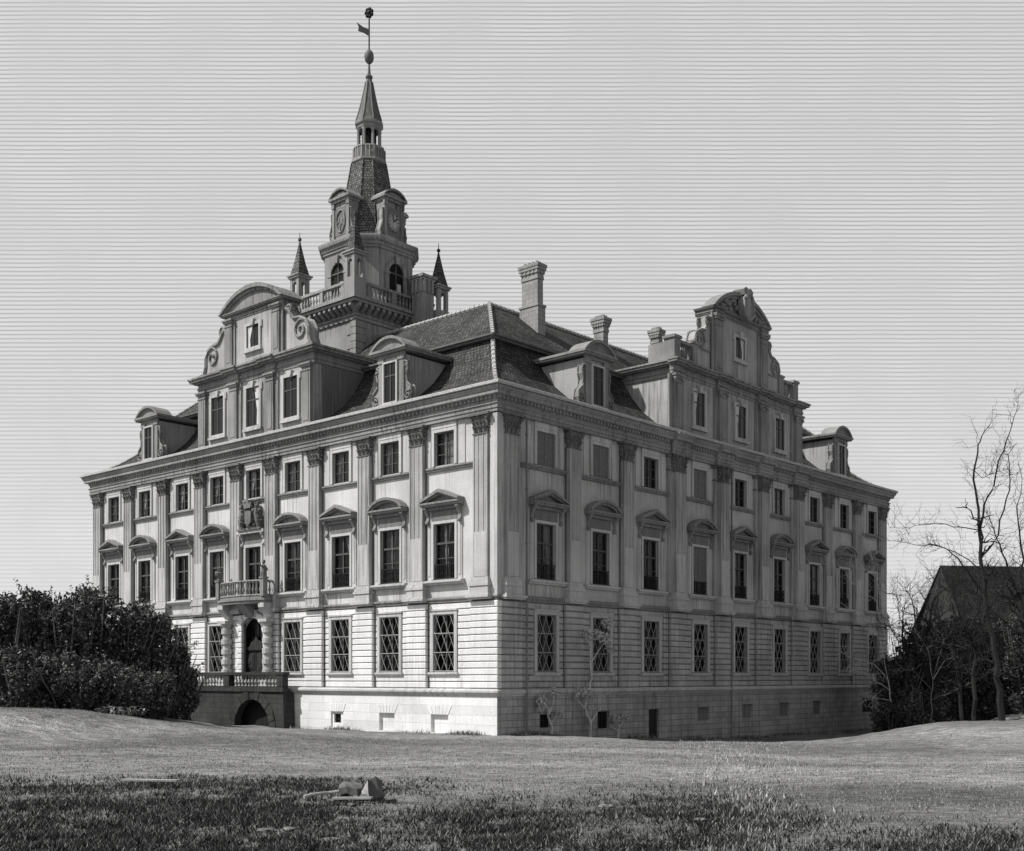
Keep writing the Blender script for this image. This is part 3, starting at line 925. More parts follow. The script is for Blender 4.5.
def small_pilaster(mb, cx, w, z0, z1, y, o, cap=.42):
    hw = w/2
    mb.box(cx-hw, cx+hw, y-o, y+.02, z0, z1)
    mb.box(cx-hw+.14, cx+hw-.14, y-o-.03, y-o+.01, z0+.5, z1-cap-.15)
    mb.box(cx-hw-.08, cx+hw+.08, y-o-.08, y+.021, z0, z0+.28)
    mb.box(cx-hw-.05, cx+hw+.05, y-o-.05, y+.022, z1-cap-.08, z1-cap)
    mb.box(cx-hw-.10, cx+hw+.10, y-o-.10, y+.023, z1-cap*.55, z1-cap*.3)
    mb.box(cx-hw-.17, cx+hw+.17, y-o-.17, y+.024, z1-cap*.28, z1)
def scroll(mb, pts, r, y0, y1):
    """raised band following a curve, on a slab face"""
    mb.tube([(x, y0-.02, z) for x, z in pts], r, 5)
    mb.tube([(x, y1, z) for x, z in pts], r, 5)
def spiral(cx, cz, r0, turns, a0, sgn, n=22):
    return [(cx+r0*(1-.85*k/n)*math.cos(a0+sgn*2*PI*turns*k/n), cz+r0*(1-.85*k/n)*math.sin(a0+sgn*2*PI*turns*k/n)) for k in range(n+1)]
def ent_block(mb, hw, z0, z1, y_front, y_back, proj, breaks=()):
    """small entablature with returns on the sides: boxes stepping outward"""
    H = z1-z0
    steps = [(0, .22, .06), (.22, .40, .12), (.40, .62, .07), (.62, .72, proj*.5), (.72, .88, proj*.85), (.88, 1.0, proj)]
    for a, b, p in steps:
        mb.box(-hw-p, hw+p, y_front-p, y_back, z0+a*H+.001, z0+b*H)
        for (c, w) in breaks: mb.box(c-w-p*.5, c+w+p*.5, y_front-p-.18, y_front-.01, z0+a*H+.003, z0+b*H-.002)
def seg_pediment(mb, hw, z0, rise, y0, y1, th=.28, n=16, tymp=.3):
    def arc(r_, h, zz): return [(-r_+2*r_*k/n, zz+h*math.sqrt(max(0, 1-(2*k/n-1)**2))**1.0) for k in range(n+1)]
    def cir(hw_, rise_, zz):
        Rr = (hw_*hw_+rise_*rise_)/(2*rise_); out = []
        for k in range(n+1):
            x = -hw_+2*hw_*k/n; out.append((x, zz+math.sqrt(max(0, Rr*Rr-x*x))-(Rr-rise_)))
        return out
    a, b = cir(hw, rise, z0), cir(hw-th*.9, rise-th, z0)
    for k in range(n): mb.prism([a[k], a[k+1], b[k+1], b[k]], y0, y1)
    c, d = cir(hw-th*.85, rise-th*.9, z0-.002), cir(hw-th*1.7, rise-th*1.7, z0-.002)
    for k in range(n): mb.prism([c[k], c[k+1], d[k+1], d[k]], y0+.16, y1-.01)
    mb.prism(cir(hw-th*1.2, rise-th*1.2, z0-.004), y0+tymp, y1-.02)
    return a

# ---------------- left gable (faces -X)
gl = FL.world(22.1, 0, 0)
mb = MB(); mb.mat(0)
GZ = 18.94
y = -.05
mb.box(-6.35, 6.35, y, 6.8, GZ, 23.25)
mb.mat(1)
for x in (-5.85, 5.85): small_pilaster(mb, x, .85, GZ, 23.1, y, .22)
for x in (-2.05, 2.05):
    small_pilaster(mb, x, .8, GZ, 23.1, y, .24); mb.box(x-.75, x+.75, y-.1, y+.01, GZ, 23.08)
ent_block(mb, 6.4, 23.1, 24.12, y, 7.0, .62, [(-2.05, .55), (2.05, .55)])
mb.mat(0)
mb.box(-3.15, 3.15, y, 1.2, 24.12, 27.95)
mb.mat(1)
for x in (-2.65, 2.65):
    small_pilaster(mb, x, .78, 24.12, 27.55, y, .2); mb.box(x-.62, x+.62, y-.09, y+.01, 24.12, 27.5)
ent_block(mb, 3.15, 27.45, 27.95, y, 1.3, .34)
seg_pediment(mb, 3.55, 27.952, 1.42, y-.42, 1.4, .27)
mb.mat(0)
for sx in (-1, 1):      # volute wings
    curve = [(3.36, 27.1), (3.7, 27.0), (4.0, 26.55), (4.25, 26.3), (4.9, 26.25), (5.45, 26.0), (5.75, 25.5), (5.75, 24.9), (5.95, 24.45), (5.95, 24.125)]
    mb.mat(0); mb.prism([(sx*3.1, 24.121)]+[(sx*3.1, 27.1)]+[(sx*a, b) for a, b in curve], y+.12, y+.75)
    mb.mat(1)
    scroll(mb, [(sx*a, b) for a, b in curve], .13, y+.10, y+.76)
    for (cx, cz, r, t, a0, s) in ((4.95, 25.45, .72, 1.4, .9, 1), (3.72, 27.05, .34, 1.3, -1.2, 1)):
        scroll(mb, [(sx*p, q) for p, q in spiral(cx, cz, r, t, a0, s)], .09, y+.08, y+.76)
    mb.box(sx*5.7, sx*6.3, y-.1, y+.5, 24.122, 24.42)
gabL = mb.build('gable', ['gable_plaster', 'gable_trim'], palace, loc=gl, rotz=FL.rot)
for x in (-4.1, 0, 4.1): small_window(gabL, x, 19.95, 22.55, .72, .05)
small_window(gabL, 0, 25.25, 26.72, .68, .05, trans=False)
mb = MB(); mb.mat(0)
mb.prism([(-6.9, 24.125), (6.9, 24.125), (0, 25.2)], 1.7, 9.5)
mb.build('gable_roof', 'tiles', gabL, uv=True)
mb = MB()      # dark cheek facing the corner: thin boarding proud of the masonry
for k in range(18): mb.box(6.352, 6.40, .62+k*.33, .62+k*.33+.31, 19.0, 23.05)
mb.build('gable_cheek', 'panel', gabL)

# ---------------- right gable (faces -Y)
GC = 25.2
mb = MB(); mb.mat(0)
mb.box(-8.15, 8.15, y, 6.6, GZ, 23.0)
mb.mat(1)
gp = [u-GC for u in FR.gab]
for x in gp:
    small_pilaster(mb, x, .85, GZ, 22.85, y, .30, .5); mb.box(x-.85, x+.85, y-.12, y+.01, GZ, 22.82)
    for sx in (-1, 1): mb.ball((x+sx*.45, y-.35, 22.5), .14, .12, .16, 7, 5)
ent_block(mb, 8.2, 22.85, 23.78, y, 6.8, .62, [(x, .6) for x in gp])
mb.mat(0); mb.box(-3.6, 3.6, y, 1.2, 23.78, 28.35)
mb.mat(1)
for x in (-3.05, 3.05):
    small_pilaster(mb, x, .85, 23.78, 27.95, y, .2, .7); mb.box(x-.72, x+.72, y-.09, y+.01, 23.78, 28.0)
    for sx in (-1, 1): mb.ball((x+sx*.42, y-.28, 27.75), .17, .14, .2, 7, 5)
ent_block(mb, 3.6, 27.95, 28.42, y, 1.3, .28, [(-3.05, .45), (3.05, .45)])
# broken segmental pediment and cartouche
seg_pediment(mb, 3.9, 28.422, 1.62, y-.36, .6, .26, 20, .30)
for k in range(26):
    x = random.choice((-1, 1))*random.uniform(.5, 2.9); zz = 28.52+random.uniform(0, max(.05, 1.05*(1-(x/3.6)**2)))
    mb.ball((x, y-.2, zz), random.uniform(.12, .24), .16, random.uniform(.1, .2), 6, 4, .25)
ov = [(.62*math.cos(t*2*PI/20), 29.05+.9*math.sin(t*2*PI/20)) for t in range(20)]
mb.prism(ov, y-.75, y-.2); mb.tube([(a, y-.75, b_) for a, b_ in ov]+[(ov[0][0], y-.75, ov[0][1])], .13, 6)
mb.prism([(-.5, 29.85), (.5, 29.85), (.65, 30.2), (.3, 30.4), (0, 30.3), (-.3, 30.4), (-.65, 30.2)], y-.7, y+.2)
for sx in (-1, 1):       # stepped scroll wings, attic piers, balustrade
    curve = [(3.7, 27.6), (4.1, 27.55), (4.15, 27.0), (4.45, 26.6), (4.9, 26.55), (5.45, 26.3), (5.65, 25.75), (5.5, 25.25)]
    mb.mat(0); mb.prism([(sx*3.5, 23.781), (sx*3.5, 27.6)]+[(sx*a, b_) for a, b_ in curve]+[(sx*5.5, 23.781)], y+.08, y+.7)
    mb.mat(1); scroll(mb, [(sx*a, b_) for a, b_ in curve], .12, y+.07, y+.71)
    scroll(mb, [(sx*p, q) for p, q in spiral(5.0, 25.85, .62, 1.5, 1.0, 1)], .09, y+.05, y+.72)
    scroll(mb, [(sx*p, q) for p, q in spiral(4.05, 27.35, .36, 1.3, -1.0, 1)], .08, y+.05, y+.72)
    mb.tube([(sx*3.75, y+.04, 25.25), (sx*5.6, y+.04, 25.25)], .07, 4)
    mb.box(sx*5.50, sx*6.15, y-.05, y+.72, 23.782, 25.35); mb.box(sx*5.42, sx*6.22, y-.12, y+.78, 25.35, 25.5)
    mb.box(sx*7.6, sx*8.3, y-.08, y+.75, 23.783, 25.3); mb.box(sx*7.5, sx*8.4, y-.16, y+.83, 25.3, 25.48)
    mb.box(sx*6.15, sx*7.6, y+.05, y+.55, 25.12, 25.32); mb.box(sx*6.15, sx*7.6, y+.05, y+.55, 23.784, 24.05)
    for k in range(5): mb.lathe(sx*(6.4+k*.24), y+.3, baluster_prof(24.05, 1.07, 1.35), 6)
    mb.box(sx*7.72, sx*8.22, y+.75, 2.0, 23.785, 25.15)
gabR = mb.build('gable', ['gable_plaster', 'gable_trim'], palace, loc=FR.world(GC, 0, 0), rotz=0)
for x in (-5.35, 0, 5.5): small_window(gabR, x, 19.95, 22.2, .66, .05)
small_window(gabR, -.1, 25.5, 26.95, .62, .05, trans=False)
mb = MB(); mb.prism([(-8.7, 23.784), (8.7, 23.784), (0, 25.0)], 1.6, 9.0)
mb.build('gable_roof', 'tiles', gabR, uv=True)

# ---------------- dormers
def make_dormer():
    mb = MB(); mb.mat(0)
    # local: front plane y=-.0 ; cheeks run back into the roof
    mb.prismx([(.0, 19.0), (.0, 22.45), (4.6, 22.45), (3.0, 20.6), (1.2, 19.5)], -1.22, 1.22)
    mb.mat(1)
    for sx in (-1, 1):
        mb.box(sx*.72, sx*1.24, -.10, .02, 19.25, 22.4); mb.box(sx*.70, sx*1.28, -.15, .02, 22.12, 22.42); mb.box(sx*.70, sx*1.28, -.15, .02, 19.2, 19.5)
        curve = [(1.24, 22.0), (1.5, 21.9), (1.55, 21.4), (1.42, 21.0), (1.5, 20.6), (1.85, 20.3), (1.95, 19.8), (1.8, 19.35), (1.26, 19.3)]
        mb.prism([(sx*a, b_) for a, b_ in curve], .02, .30)
        scroll(mb, [(sx*a, b_) for a, b_ in curve[:-1]], .075, .0, .31)
        scroll(mb, [(sx*p, q) for p, q in spiral(1.58, 19.75, .32, 1.4, 1.0, 1)], .06, -.02, .31)
        scroll(mb, [(sx*p, q) for p, q in spiral(1.42, 21.7, .17, 1.2, -1.0, 1)], .05, -.02, .31)
    mb.box(-1.3, 1.3, -.12, .03, 22.42, 22.62)
    mb.box(-1.72, 1.72, -.36, 5.4, 22.62, 22.74); mb.box(-1.80, 1.80, -.44, 5.5, 22.74, 22.90)
    mb.box(-1.42, 1.42, -.2, .04, 18.98, 19.22)
    seg_pediment(mb, 1.74, 22.902, .82, -.42, .9, .19, 12, .2)
    mb.v = [(x*.88, yy, 19+(z-19)*.915) for x, yy, z in mb.v]
    d = mb.build('dormer', ['cheek', 'gable_trim'], palace)
    mb = MB(); mb.prism([(-1.5, 22.575), (1.5, 22.575), (0, 22.95)], .9, 5.6); mb.build('dormer_roof', 'tiles', d, uv=True)
    small_window(d, 0, 19.45, 21.75, .52, .10, .12, ears=False, name='dormer_window')
    return d
dm = make_dormer()
for i, (fc, u) in enumerate(((FL, 8.6), (FL, 35.3), (FR, 8.95), (FR, 40.9))):
    loc = fc.world(u, -.15, 0)
    if i == 0: dm.location = loc; dm.rotation_euler = (0, 0, fc.rot)
    else: dup(dm, loc, fc.rot, palace)

# ---------------- chimneys
def chimney(x0, x1, y0, y1, zb, zt, mid=None):
    mb = MB(); mb.mat(0)
    if mid:
        mb.box(x0-.10, x1+.10, y0-.12, y1+.12, zb, mid); mb.box(x0-.15, x1+.15, y0-.17, y1+.17, mid, mid+.14)
    mb.box(x0, x1, y0, y1, zb, zt-.9)
    mb.build  # shaft
    c = mb.build('chimney', 'chimney_stone', palace, uv=True)
    mb = MB()
    for k, g in enumerate((.05, .03, .09, .16, .20)): 
        zz = zt-1.2+k*.2; mb.box(x0-g, x1+g, y0-g, y1+g, zz, zz+.199)
    n = 4
    for a in range(n):
        for b_ in range(2):
            xx = x0+(x1-x0)*(b_+.5)/2; yy = y0+(y1-y0)*(a+.5)/n
            mb.lathe(xx, yy, [(.11, zt-.25), (.10, zt)], 6)
    for k in range(5):
        yy = y0+(y1-y0)*k/4
        mb.box(x0-.13, x0-.02, yy-.07, yy+.07, zt-.82, zt-.6)
    for k in range(3):
        xx = x0+(x1-x0)*k/2
        mb.box(xx-.06, xx+.06, y0-.13, y0-.02, zt-.82, zt-.6)
    mb.build('chimney_cap', 'chimney_stone', c, uv=True)
chimney(10.95, 11.5, 6.5, 7.85, 24.6, 30.3, 27.3)
chimney(18.5, 19.05, 6.9, 7.75, 25.0, 28.6)
chimney(25.25, 25.7, 6.9, 7.6, 24.5, 29.25)
# ---------------- downpipes on the right-hand front
for u in (1.95, 23.45):
    mb = MB(); mb.tube([(u, -.44, 17.5), (u, -.44, -1.5)], .06, 7)
    for z in (16.5, 13.5, 10.5, 6, 4, 1): mb.tube([(u, -.44, z), (u, -.44, z+.1)], .09, 7)
    mb.build('downpipe', 'panel', palace)

# ---------------- tower
TX, TY = 10.02, 21.97
SX, SY = -.62*rx_, -.62*ry_       # shaft and gallery sit a little off the belfry axis
tower = MB()
GH = 3.25
tower.box(SX-GH, SX+GH, SY-GH, SY+GH, 19, 28.0)
for sx in (-1, 1):      # quoins
    for sy in (-1, 1):
        for k in range(18):
            w = .95 if k % 2 else .6
            cx, cy = SX+sx*GH, SY+sy*GH
            tower.box(cx-sx*w, cx+sx*.06, cy+sy*.06, cy-sy*(1.5-w), 19+k*.5+.02, 19.48+k*.5)
tw = tower.build('tower', 'tower_stone', palace, loc=(TX, TY, 0))
mb = MB()      # gallery: cornice with modillions and balustrade
for z0_, z1_, g in ((28.0, 28.25, .12), (28.25, 28.35, .2), (29.0, 29.2, .75), (29.2, 29.4, .9)):
    mb.box(-GH-g, GH+g, -GH-g, GH+g, z0_, z1_)
mb.box(-GH-.1, GH+.1, -GH-.1, GH+.1, 28.35, 29.0)
k = -GH-.3
while k < GH+.3:
    for s in (-1, 1):
        mb.prismx([(s*(GH+.1), 28.4), (s*(GH+.35), 28.55), (s*(GH+.7), 28.8), (s*(GH+.7), 29.0), (s*(GH+.1), 29.0)], k, k+.26)
        mb.prism([(s*(GH+.1), 28.4), (s*(GH+.35), 28.55), (s*(GH+.7), 28.8), (s*(GH+.7), 28.999), (s*(GH+.1), 28.999)], k+.003, k+.257)
    k += .55
mb.build('gallery_cornice', 'tower_stone', tw, loc=(SX, SY, 0))
mb = MB(); g = GH+.42
for s in (-1, 1):
    for (a0_, a1_, zz0, zz1, t) in ((-g, g, 29.4, 29.6, .16), (-g, g, 30.4, 30.58, .17)):
        mb.box(a0_-t, a1_+t, s*g-t, s*g+t, zz0, zz1); mb.box(s*g-t, s*g+t, a0_+t+.001, a1_-t-.001, zz0+.001, zz1-.001)
    n = 22
    for k in range(n):
        q = -g+2*g*(k+.5)/n
        if k % 7 == 3: mb.box(q-.16, q+.16, s*g-.14, s*g+.14, 29.6, 30.4); mb.box(s*g-.14, s*g+.14, q-.16, q+.16, 29.6, 30.4)
        else: mb.lathe(q, s*g, baluster_prof(29.6, .8, 1.2), 5); mb.lathe(s*g, q, baluster_prof(29.6, .8, 1.2), 5)
mb.build('gallery_balustrade', 'tower_stone', tw, loc=(SX, SY, 0))
def octo(h, c, z): 
    """chamfered square ring, half width h, corner cut c"""
    return [(-h, -h+c, z), (-h+c, -h, z), (h-c, -h, z), (h, -h+c, z), (h, h-c, z), (h-c, h, z), (-h+c, h, z), (-h, h-c, z)]
def octostack(mb, rows):
    mb.rings([octo(*r_) for r_ in rows]); mb.face(octo(*rows[-1]))
mb = MB(); octostack(mb, [(2.85, 1.25, 29.3), (2.85, 1.25, 33.7)])
for (z0_, z1_, gg) in ((29.4, 29.75, .10),): octostack(mb, [(2.95, 1.29, 29.4), (2.95, 1.29, 29.75), (2.85, 1.25, 29.85)])
mb.build('belfry', 'tower_stone', tw)
def belfry_window(rot):
    mb = MB(); y = -2.85
    zb, zsp, r = 30.4, 32.0, .72
    n = 14
    pts = [(-r, zb)]+[(r*math.cos(PI-PI*k/n), zsp+r*math.sin(PI-PI*k/n)) for k in range(n+1)]+[(r, zb)]
    mb.mat(1); mb.prism(pts, y-.015, y+.2)
    mb.mat(0)
    for k in range(n):
        a0, a1 = PI-PI*k/n, PI-PI*(k+1)/n
        mb.prism([(r*math.cos(a0), zsp+r*math.sin(a0)), ((r+.28)*math.cos(a0), zsp+(r+.28)*math.sin(a0)), ((r+.28)*math.cos(a1), zsp+(r+.28)*math.sin(a1)), (r*math.cos(a1), zsp+r*math.sin(a1))], y-.16, y+.01)
    for s in (-1, 1): mb.box(s*r, s*(r+.28), y-.16, y+.01, zb-.4, zsp); mb.box(s*(r-.08), s*(r+.36), y-.2, y+.011, zsp-.15, zsp)
    mb.prism([(-.15, zsp+r-.05), (.15, zsp+r-.05), (.22, zsp+r+.5), (-.22, zsp+r+.5)], y-.3, y)
    mb.box(-r-.4, r+.4, y-.22, y+.012, zb-.2, zb)
    mb.mat(2)
    mb.box(-.05, .05, y-.07, y-.016, zb, zsp+r-.02); mb.box(-r, r, y-.08, y-.016, zsp-.06, zsp+.06)
    mb.mat(3); mb.box(.12, .5, y-.03, y-.017, zb+.2, zb+.95)
    return mb.build('belfry_window', ['tower_stone', 'interior', 'sash_paint', 'curtain'], tw, rotz=rot)
for rot in (0, -PI/2, PI/2, PI): belfry_window(rot)
mb = MB()
octostack(mb, [(2.85, 1.25, 33.5), (2.95, 1.28, 33.55), (2.95, 1.28, 33.7), (3.03, 1.3, 33.75), (3.05, 1.3, 33.9), (3.2, 1.37, 34.02), (3.24, 1.38, 34.18), (3.24, 1.38, 34.32), (3.1, 1.33, 34.4), (2.7, 1.15, 34.55)])
mb.build('belfry_cornice', 'tower_stone', tw)
ZP = ([35, 41.15, 42.3, 44, 47.4, 48.2, 60], [35, 40.6, 41.8, 43.65, 47.1, 48.2, 60])
def remap(mb, k): mb.v = [(x*k, yy*k, float(np.interp(z, *ZP)) if z > 35 else z) for x, yy, z in mb.v]
mb = MB()
octostack(mb, [(2.6, 1.1, 34.5), (2.45, 1.03, 35.0), (2.2, .95, 36.6), (1.9, .83, 38.2), (1.62, .70, 39.8), (1.38, .60, 41.15), (1.42, .62, 41.2)])
for i in range(8):
    for (h0, c0, z0_, h1, c1, z1_) in ((2.45, 1.03, 35.4, 2.2, .95, 36.6), (2.2, .95, 36.6, 1.9, .83, 38.2), (1.9, .83, 38.2, 1.62, .70, 39.8), (1.62, .70, 39.8, 1.38, .60, 41.15)):
        mb.tube([octo(h0, c0, z0_)[i], octo(h1, c1, z1_)[i]], .07, 5)
remap(mb, .82)
mb.build('spire_base', 'slate', tw, uv=True)
def clock_dormer(rot, clock):
    mb = MB(); mb.mat(0); y = -2.62
    mb.box(-1.2, 1.2, y, -1.0, 35.0, 38.0)
    for s in (-1, 1):
        mb.box(s*.92, s*1.24, y-.1, y+.02, 35.1, 37.9); mb.box(s*.88, s*1.3, y-.15, y+.021, 37.55, 37.9); mb.box(s*.88, s*1.3, y-.15, y+.021, 35.02, 35.35)
        cv = [(1.24, 37.3), (1.45, 37.2), (1.45, 36.7), (1.38, 36.4), (1.55, 36.0), (1.72, 35.6), (1.6, 35.2), (1.25, 35.12)]
        mb.prism([(s*a, b_) for a, b_ in cv], y+.02, y+.4); scroll(mb, [(s*a, b_) for a, b_ in cv[:-1]], .07, y+.01, y+.41)
        scroll(mb, [(s*p, q) for p, q in spiral(1.45, 35.55, .22, 1.3, 1, 1)], .05, y, y+.41)
    mb.box(-1.3, 1.3, y-.18, -1.0, 37.9, 38.1); mb.box(-1.5, 1.5, y-.3, -1.0, 38.1, 38.28)
    seg_pediment(mb, 1.5, 38.282, .62, y-.3, -1.2, .16, 12, .16)
    mb.mat(1); mb.box(-.9, .9, y-.03, y+.01, 35.4, 37.5)
    mb.mat(0)
    if clock:
        mb.mat(2); c = [(.72*math.cos(2*PI*k/28), 36.45+.72*math.sin(2*PI*k/28)) for k in range(28)]
        mb.prism(c, y-.07, y-.02)
        mb.mat(0); mb.tube([(p, y-.07, q) for p, q in c]+[(c[0][0], y-.07, c[0][1])], .075, 5)
        mb.mat(3)
        for k in range(12):
            a = 2*PI*k/12; mb.tube([(.5*math.cos(a), y-.08, 36.45+.5*math.sin(a)), (.62*math.cos(a), y-.08, 36.45+.62*math.sin(a))], .03, 4)
        mb.tube([(0, y-.1, 36.45), (.38, y-.1, 36.75)], .04, 4); mb.tube([(0, y-.11, 36.45), (-.2, y-.11, 36.95)], .035, 4)
    else:
        c = [(.62*math.cos(2*PI*k/24), 36.45+.85*math.sin(2*PI*k/24)) for k in range(25)]
        mb.tube([(p, y-.06, q) for p, q in c], .08, 5)
        for k in range(26):
            a = random.uniform(0, 2*PI); r_ = random.uniform(0, .75)
            mb.ball((r_*.8*math.cos(a), y-.05, 36.45+r_*1.05*math.sin(a)), .09, .06, .11, 6, 4, .2)
    mb.v = [(x*.74, yy*1.0, 34.45+(z-35.0)*.94) for x, yy, z in mb.v]
    return mb.build('clock_dormer' if clock else 'tower_dormer', ['tower_stone', 'panel', 'trim', 'iron'], tw, rotz=rot)
clock_dormer(0, True); clock_dormer(-PI/2, False); clock_dormer(PI, False); clock_dormer(PI/2, True)
mb = MB(); mb.mat(0)       # lantern
A8 = PI/8
mb.lathe(0, 0, [(1.35, 41.1), (1.5, 41.2), (1.5, 41.38), (1.28, 41.42), (1.25, 42.15), (1.32, 42.2), (1.3, 42.3), (.98, 42.35)], 8, A8)
for i in range(8):
    a = 2*PI*i/8+A8
    for b_ in (-.12, .0, .12):
        mb.lathe(1.30*math.cos(a+b_*2.4), 1.30*math.sin(a+b_*2.4), [(.06, 41.4), (.06, 42.2)], 5)
    mb.lathe(.92*math.cos(a), .92*math.sin(a), [(.16, 42.3), (.13, 42.45), (.12, 43.5), (.17, 43.62)], 6)
    # arch heads between columns
    a2 = 2*PI*(i+1)/8+A8
    p, q = np.array((.92*math.cos(a), .92*math.sin(a))), np.array((.92*math.cos(a2), .92*math.sin(a2)))
    pts = [tuple(p+(q-p)*t)+(43.3+.28*math.sin(PI*t)**.6,) for t in np.linspace(0, 1, 9)]
    mb.tube(pts, .09, 5)
mb.lathe(0, 0, [(.98, 43.55), (1.05, 43.6), (1.05, 43.75), (1.2, 43.85), (1.22, 44.0), (1.05, 44.05)], 8, A8)
mb.mat(1); mb.lathe(0, 0, [(.62, 42.3), (.62, 43.6)], 8, A8)
remap(mb, .9)
mb.build('lantern', ['tower_stone', 'interior'], tw)
mb = MB()
mb.lathe(0, 0, [(1.08, 44.0), (.98, 44.15), (.80, 44.75), (.60, 45.5), (.42, 46.3), (.28, 47.0), (.2, 47.3), (.27, 47.36), (.27, 47.46), (.13, 47.55), (.09, 47.9), (.06, 48.2)], 8, A8)
for i in range(8):
    a = 2*PI*i/8+A8
    mb.tube([(r_*math.cos(a), r_*math.sin(a), z) for r_, z in ((1.0, 44.12), (.80, 44.75), (.60, 45.5), (.42, 46.3), (.28, 47.0))], .05, 5)
remap(mb, 1)
mb.build('spire', 'lead', tw)
mb = MB(); mb.ball((0, 0, 48.62), .36, .36, .52, 12, 8); mb.build('finial_ball', 'lead', tw, smooth=True)
mb = MB()
mb.tube([(0, 0, 49.0), (0, 0, 51.4)], .055, 6)
d1 = np.array((-rx_, -ry_)); d1 = np.array((-.50, .86)) 
def vp(s, z): return (d1[0]*s, d1[1]*s, z)
fl = [vp(-.03, 50.62), vp(.45, 50.86), vp(.98, 51.28), vp(.80, 50.90), vp(.84, 50.62), vp(.4, 50.42), vp(-.03, 50.12)]
off = np.array((d1[1], -d1[0], 0))*.03
mb.rings([[tuple(np.array(p)+off) for p in fl], [tuple(np.array(p)-off) for p in fl]]); mb.face([tuple(np.array(p)+off) for p in fl]); mb.face([tuple(np.array(p)-off) for p in fl[::-1]])
for k in range(7):
    a = 2*PI*k/7
    mb.ball((.22*math.cos(a)*d1[0], .22*math.cos(a)*d1[1], 51.85+.26*math.sin(a)), .15, .15, .15, 6, 5)
mb.ball((0, 0, 51.85), .2, .2, .2, 8, 6)
mb.tube([(0, 0, 51.4), (0, 0, 52.25)], .04, 5)
mb.build('weathervane', 'iron', tw)
def pinnacle(x, y, z=29.3):
    mb = MB(); mb.mat(0)
    mb.box(x-.55, x+.55, y-.55, y+.55, z, z+1.35)
    for sx in (-1, 1):
        for sy in (-1, 1): mb.box(x+sx*.5, x+sx*.24, y+sy*.5, y+sy*.24, z+1.35, z+2.9)
    for r_ in (0, 1):
        for s in (-1, 1):
            pts = [(-.25, z+2.3), (-.25, z+2.91), (.25, z+2.91), (.25, z+2.3), (.18, z+2.55), (0, z+2.68), (-.18, z+2.55)]
            if r_ == 0: mb.prism([(x+a, b_) for a, b_ in pts], y+s*.45, y+s*.3)
            else: mb.prismx([(y+a, b_) for a, b_ in pts], x+s*.45, x+s*.3)
    mb.box(x-.6, x+.6, y-.6, y+.6, z+2.9, z+3.05); mb.box(x-.68, x+.68, y-.68, y+.68, z+3.05, z+3.15)
    mb.mat(1)
    mb.lathe(x, y, [(.72, z+3.15), (.42, z+4.1), (.12, z+5.35), (.05, z+5.7), (.13, z+5.75), (.13, z+5.9), (.03, z+5.98), (.02, z+6.35)], 4, PI/4)
    return mb.build('pinnacle', ['tower_stone', 'slate'], tw)
for x, y_ in ((SX-GH+.12, SY+GH-.12), (SX-GH-.3, SY-GH-.3)): pinnacle(x, y_)
pinnacle(2.85, -4.35, 28.3)
mb = MB()      # stair turret block beside the gallery
mb.box(1.05, 2.15, -4.55, -3.45, 24, 31.6); mb.box(.95, 2.25, -4.65, -3.35, 31.6, 31.75); mb.box(.85, 2.35, -4.75, -3.25, 31.75, 31.95)
for k in range(3): mb.box(1.1+k*.4, 1.3+k*.4, -4.65, -4.5, 30.7, 31.6); mb.box(.95, 1.1, -4.5+k*.4, -4.3+k*.4, 30.7, 31.6)
mb.box(2.1, 3.6, -5.0, -3.7, 24, 28.35)
mb.build('stair_turret', 'tower_stone', tw)

# ================================================================== GROUND
ctrl = []
for u, z in ((1.5, -.05), (8.8, -.56), (19.75, -1.0), (27.6, -1.16), (38.4, -1.34), (48.5, -1.54)): ctrl.append((u, -1.0, z))
for u, z in ((1, -.02), (8, -.06), (17, -.16), (24, -.1), (30, .15), (37, .4), (44, .7)): ctrl.append((-1.0, u, z))
for px, py, d in ((0, 707, 66), (0, 708, 58), (50, 710, 64), (100, 713.5, 66), (150, 717, 67), (190, 721.5, 68), (240, 729, 69), (290, 732, 68), (-60, 703, 60), (-200, 692, 66), (-600, 670, 70), (1024, 714, 84), (960, 724, 86), (900, 732, 92), (885, 735, 85), (930, 730, 84), (840, 739, 82), (800, 740, 80), (1100, 706, 82), (1024, 722, 66), (860, 737, 80), (1300, 690, 85)):
    p = at(px, py, d); ctrl.append(p)
for l, d, z in ((-12, 22, .0), (0, 22, -.02), (12, 22, .02), (-14, 36, .05), (0, 36, -.02), (14, 36, -.02), (-18, 50, .25), (0, 50, -.05), (18, 50, -.35), (0, 5, 0), (-20, 8, 0), (20, 8, 0)):
    ctrl.append((CAM[0]+d*fx_+l*rx_, CAM[1]+d*fy_+l*ry_, z))
for a in range(0, 360, 30): ctrl.append((25+170*math.cos(R(a)), 22+170*math.sin(R(a)), .4))
CT = np.array(ctrl)
def gz(x, y):
    x = np.asarray(x, float); y = np.asarray(y, float)
    d2 = (x[..., None]-CT[:, 0])**2+(y[..., None]-CT[:, 1])**2
    w = 1/(d2+2.0)**2.1
    z = (w*CT[:, 2]).sum(-1)/w.sum(-1)
    z = z+.045*np.sin(x*.9+1.3*np.sin(y*.5))*np.sin(y*.8+x*.3)+.03*np.sin(x*2.3+y*1.1)*np.sin(y*2.0-x*.7)
    return z
def g1(x, y): return float(gz(np.array([x]), np.array([y]))[0])
ax = np.concatenate([[-1500, -700, -350, -200, -140, -110, -90], np.arange(-80, 90, .8), [95, 105, 120, 150, 210, 360, 700, 1500]])
X, Y = np.meshgrid(ax, ax, indexing='ij')
Z = np.vstack([gz(X[i], Y[i])[None] for i in range(len(ax))])
n = len(ax)
V = np.stack([X, Y, Z], -1).reshape(-1, 3)
idx = np.arange(n*n).reshape(n, n)
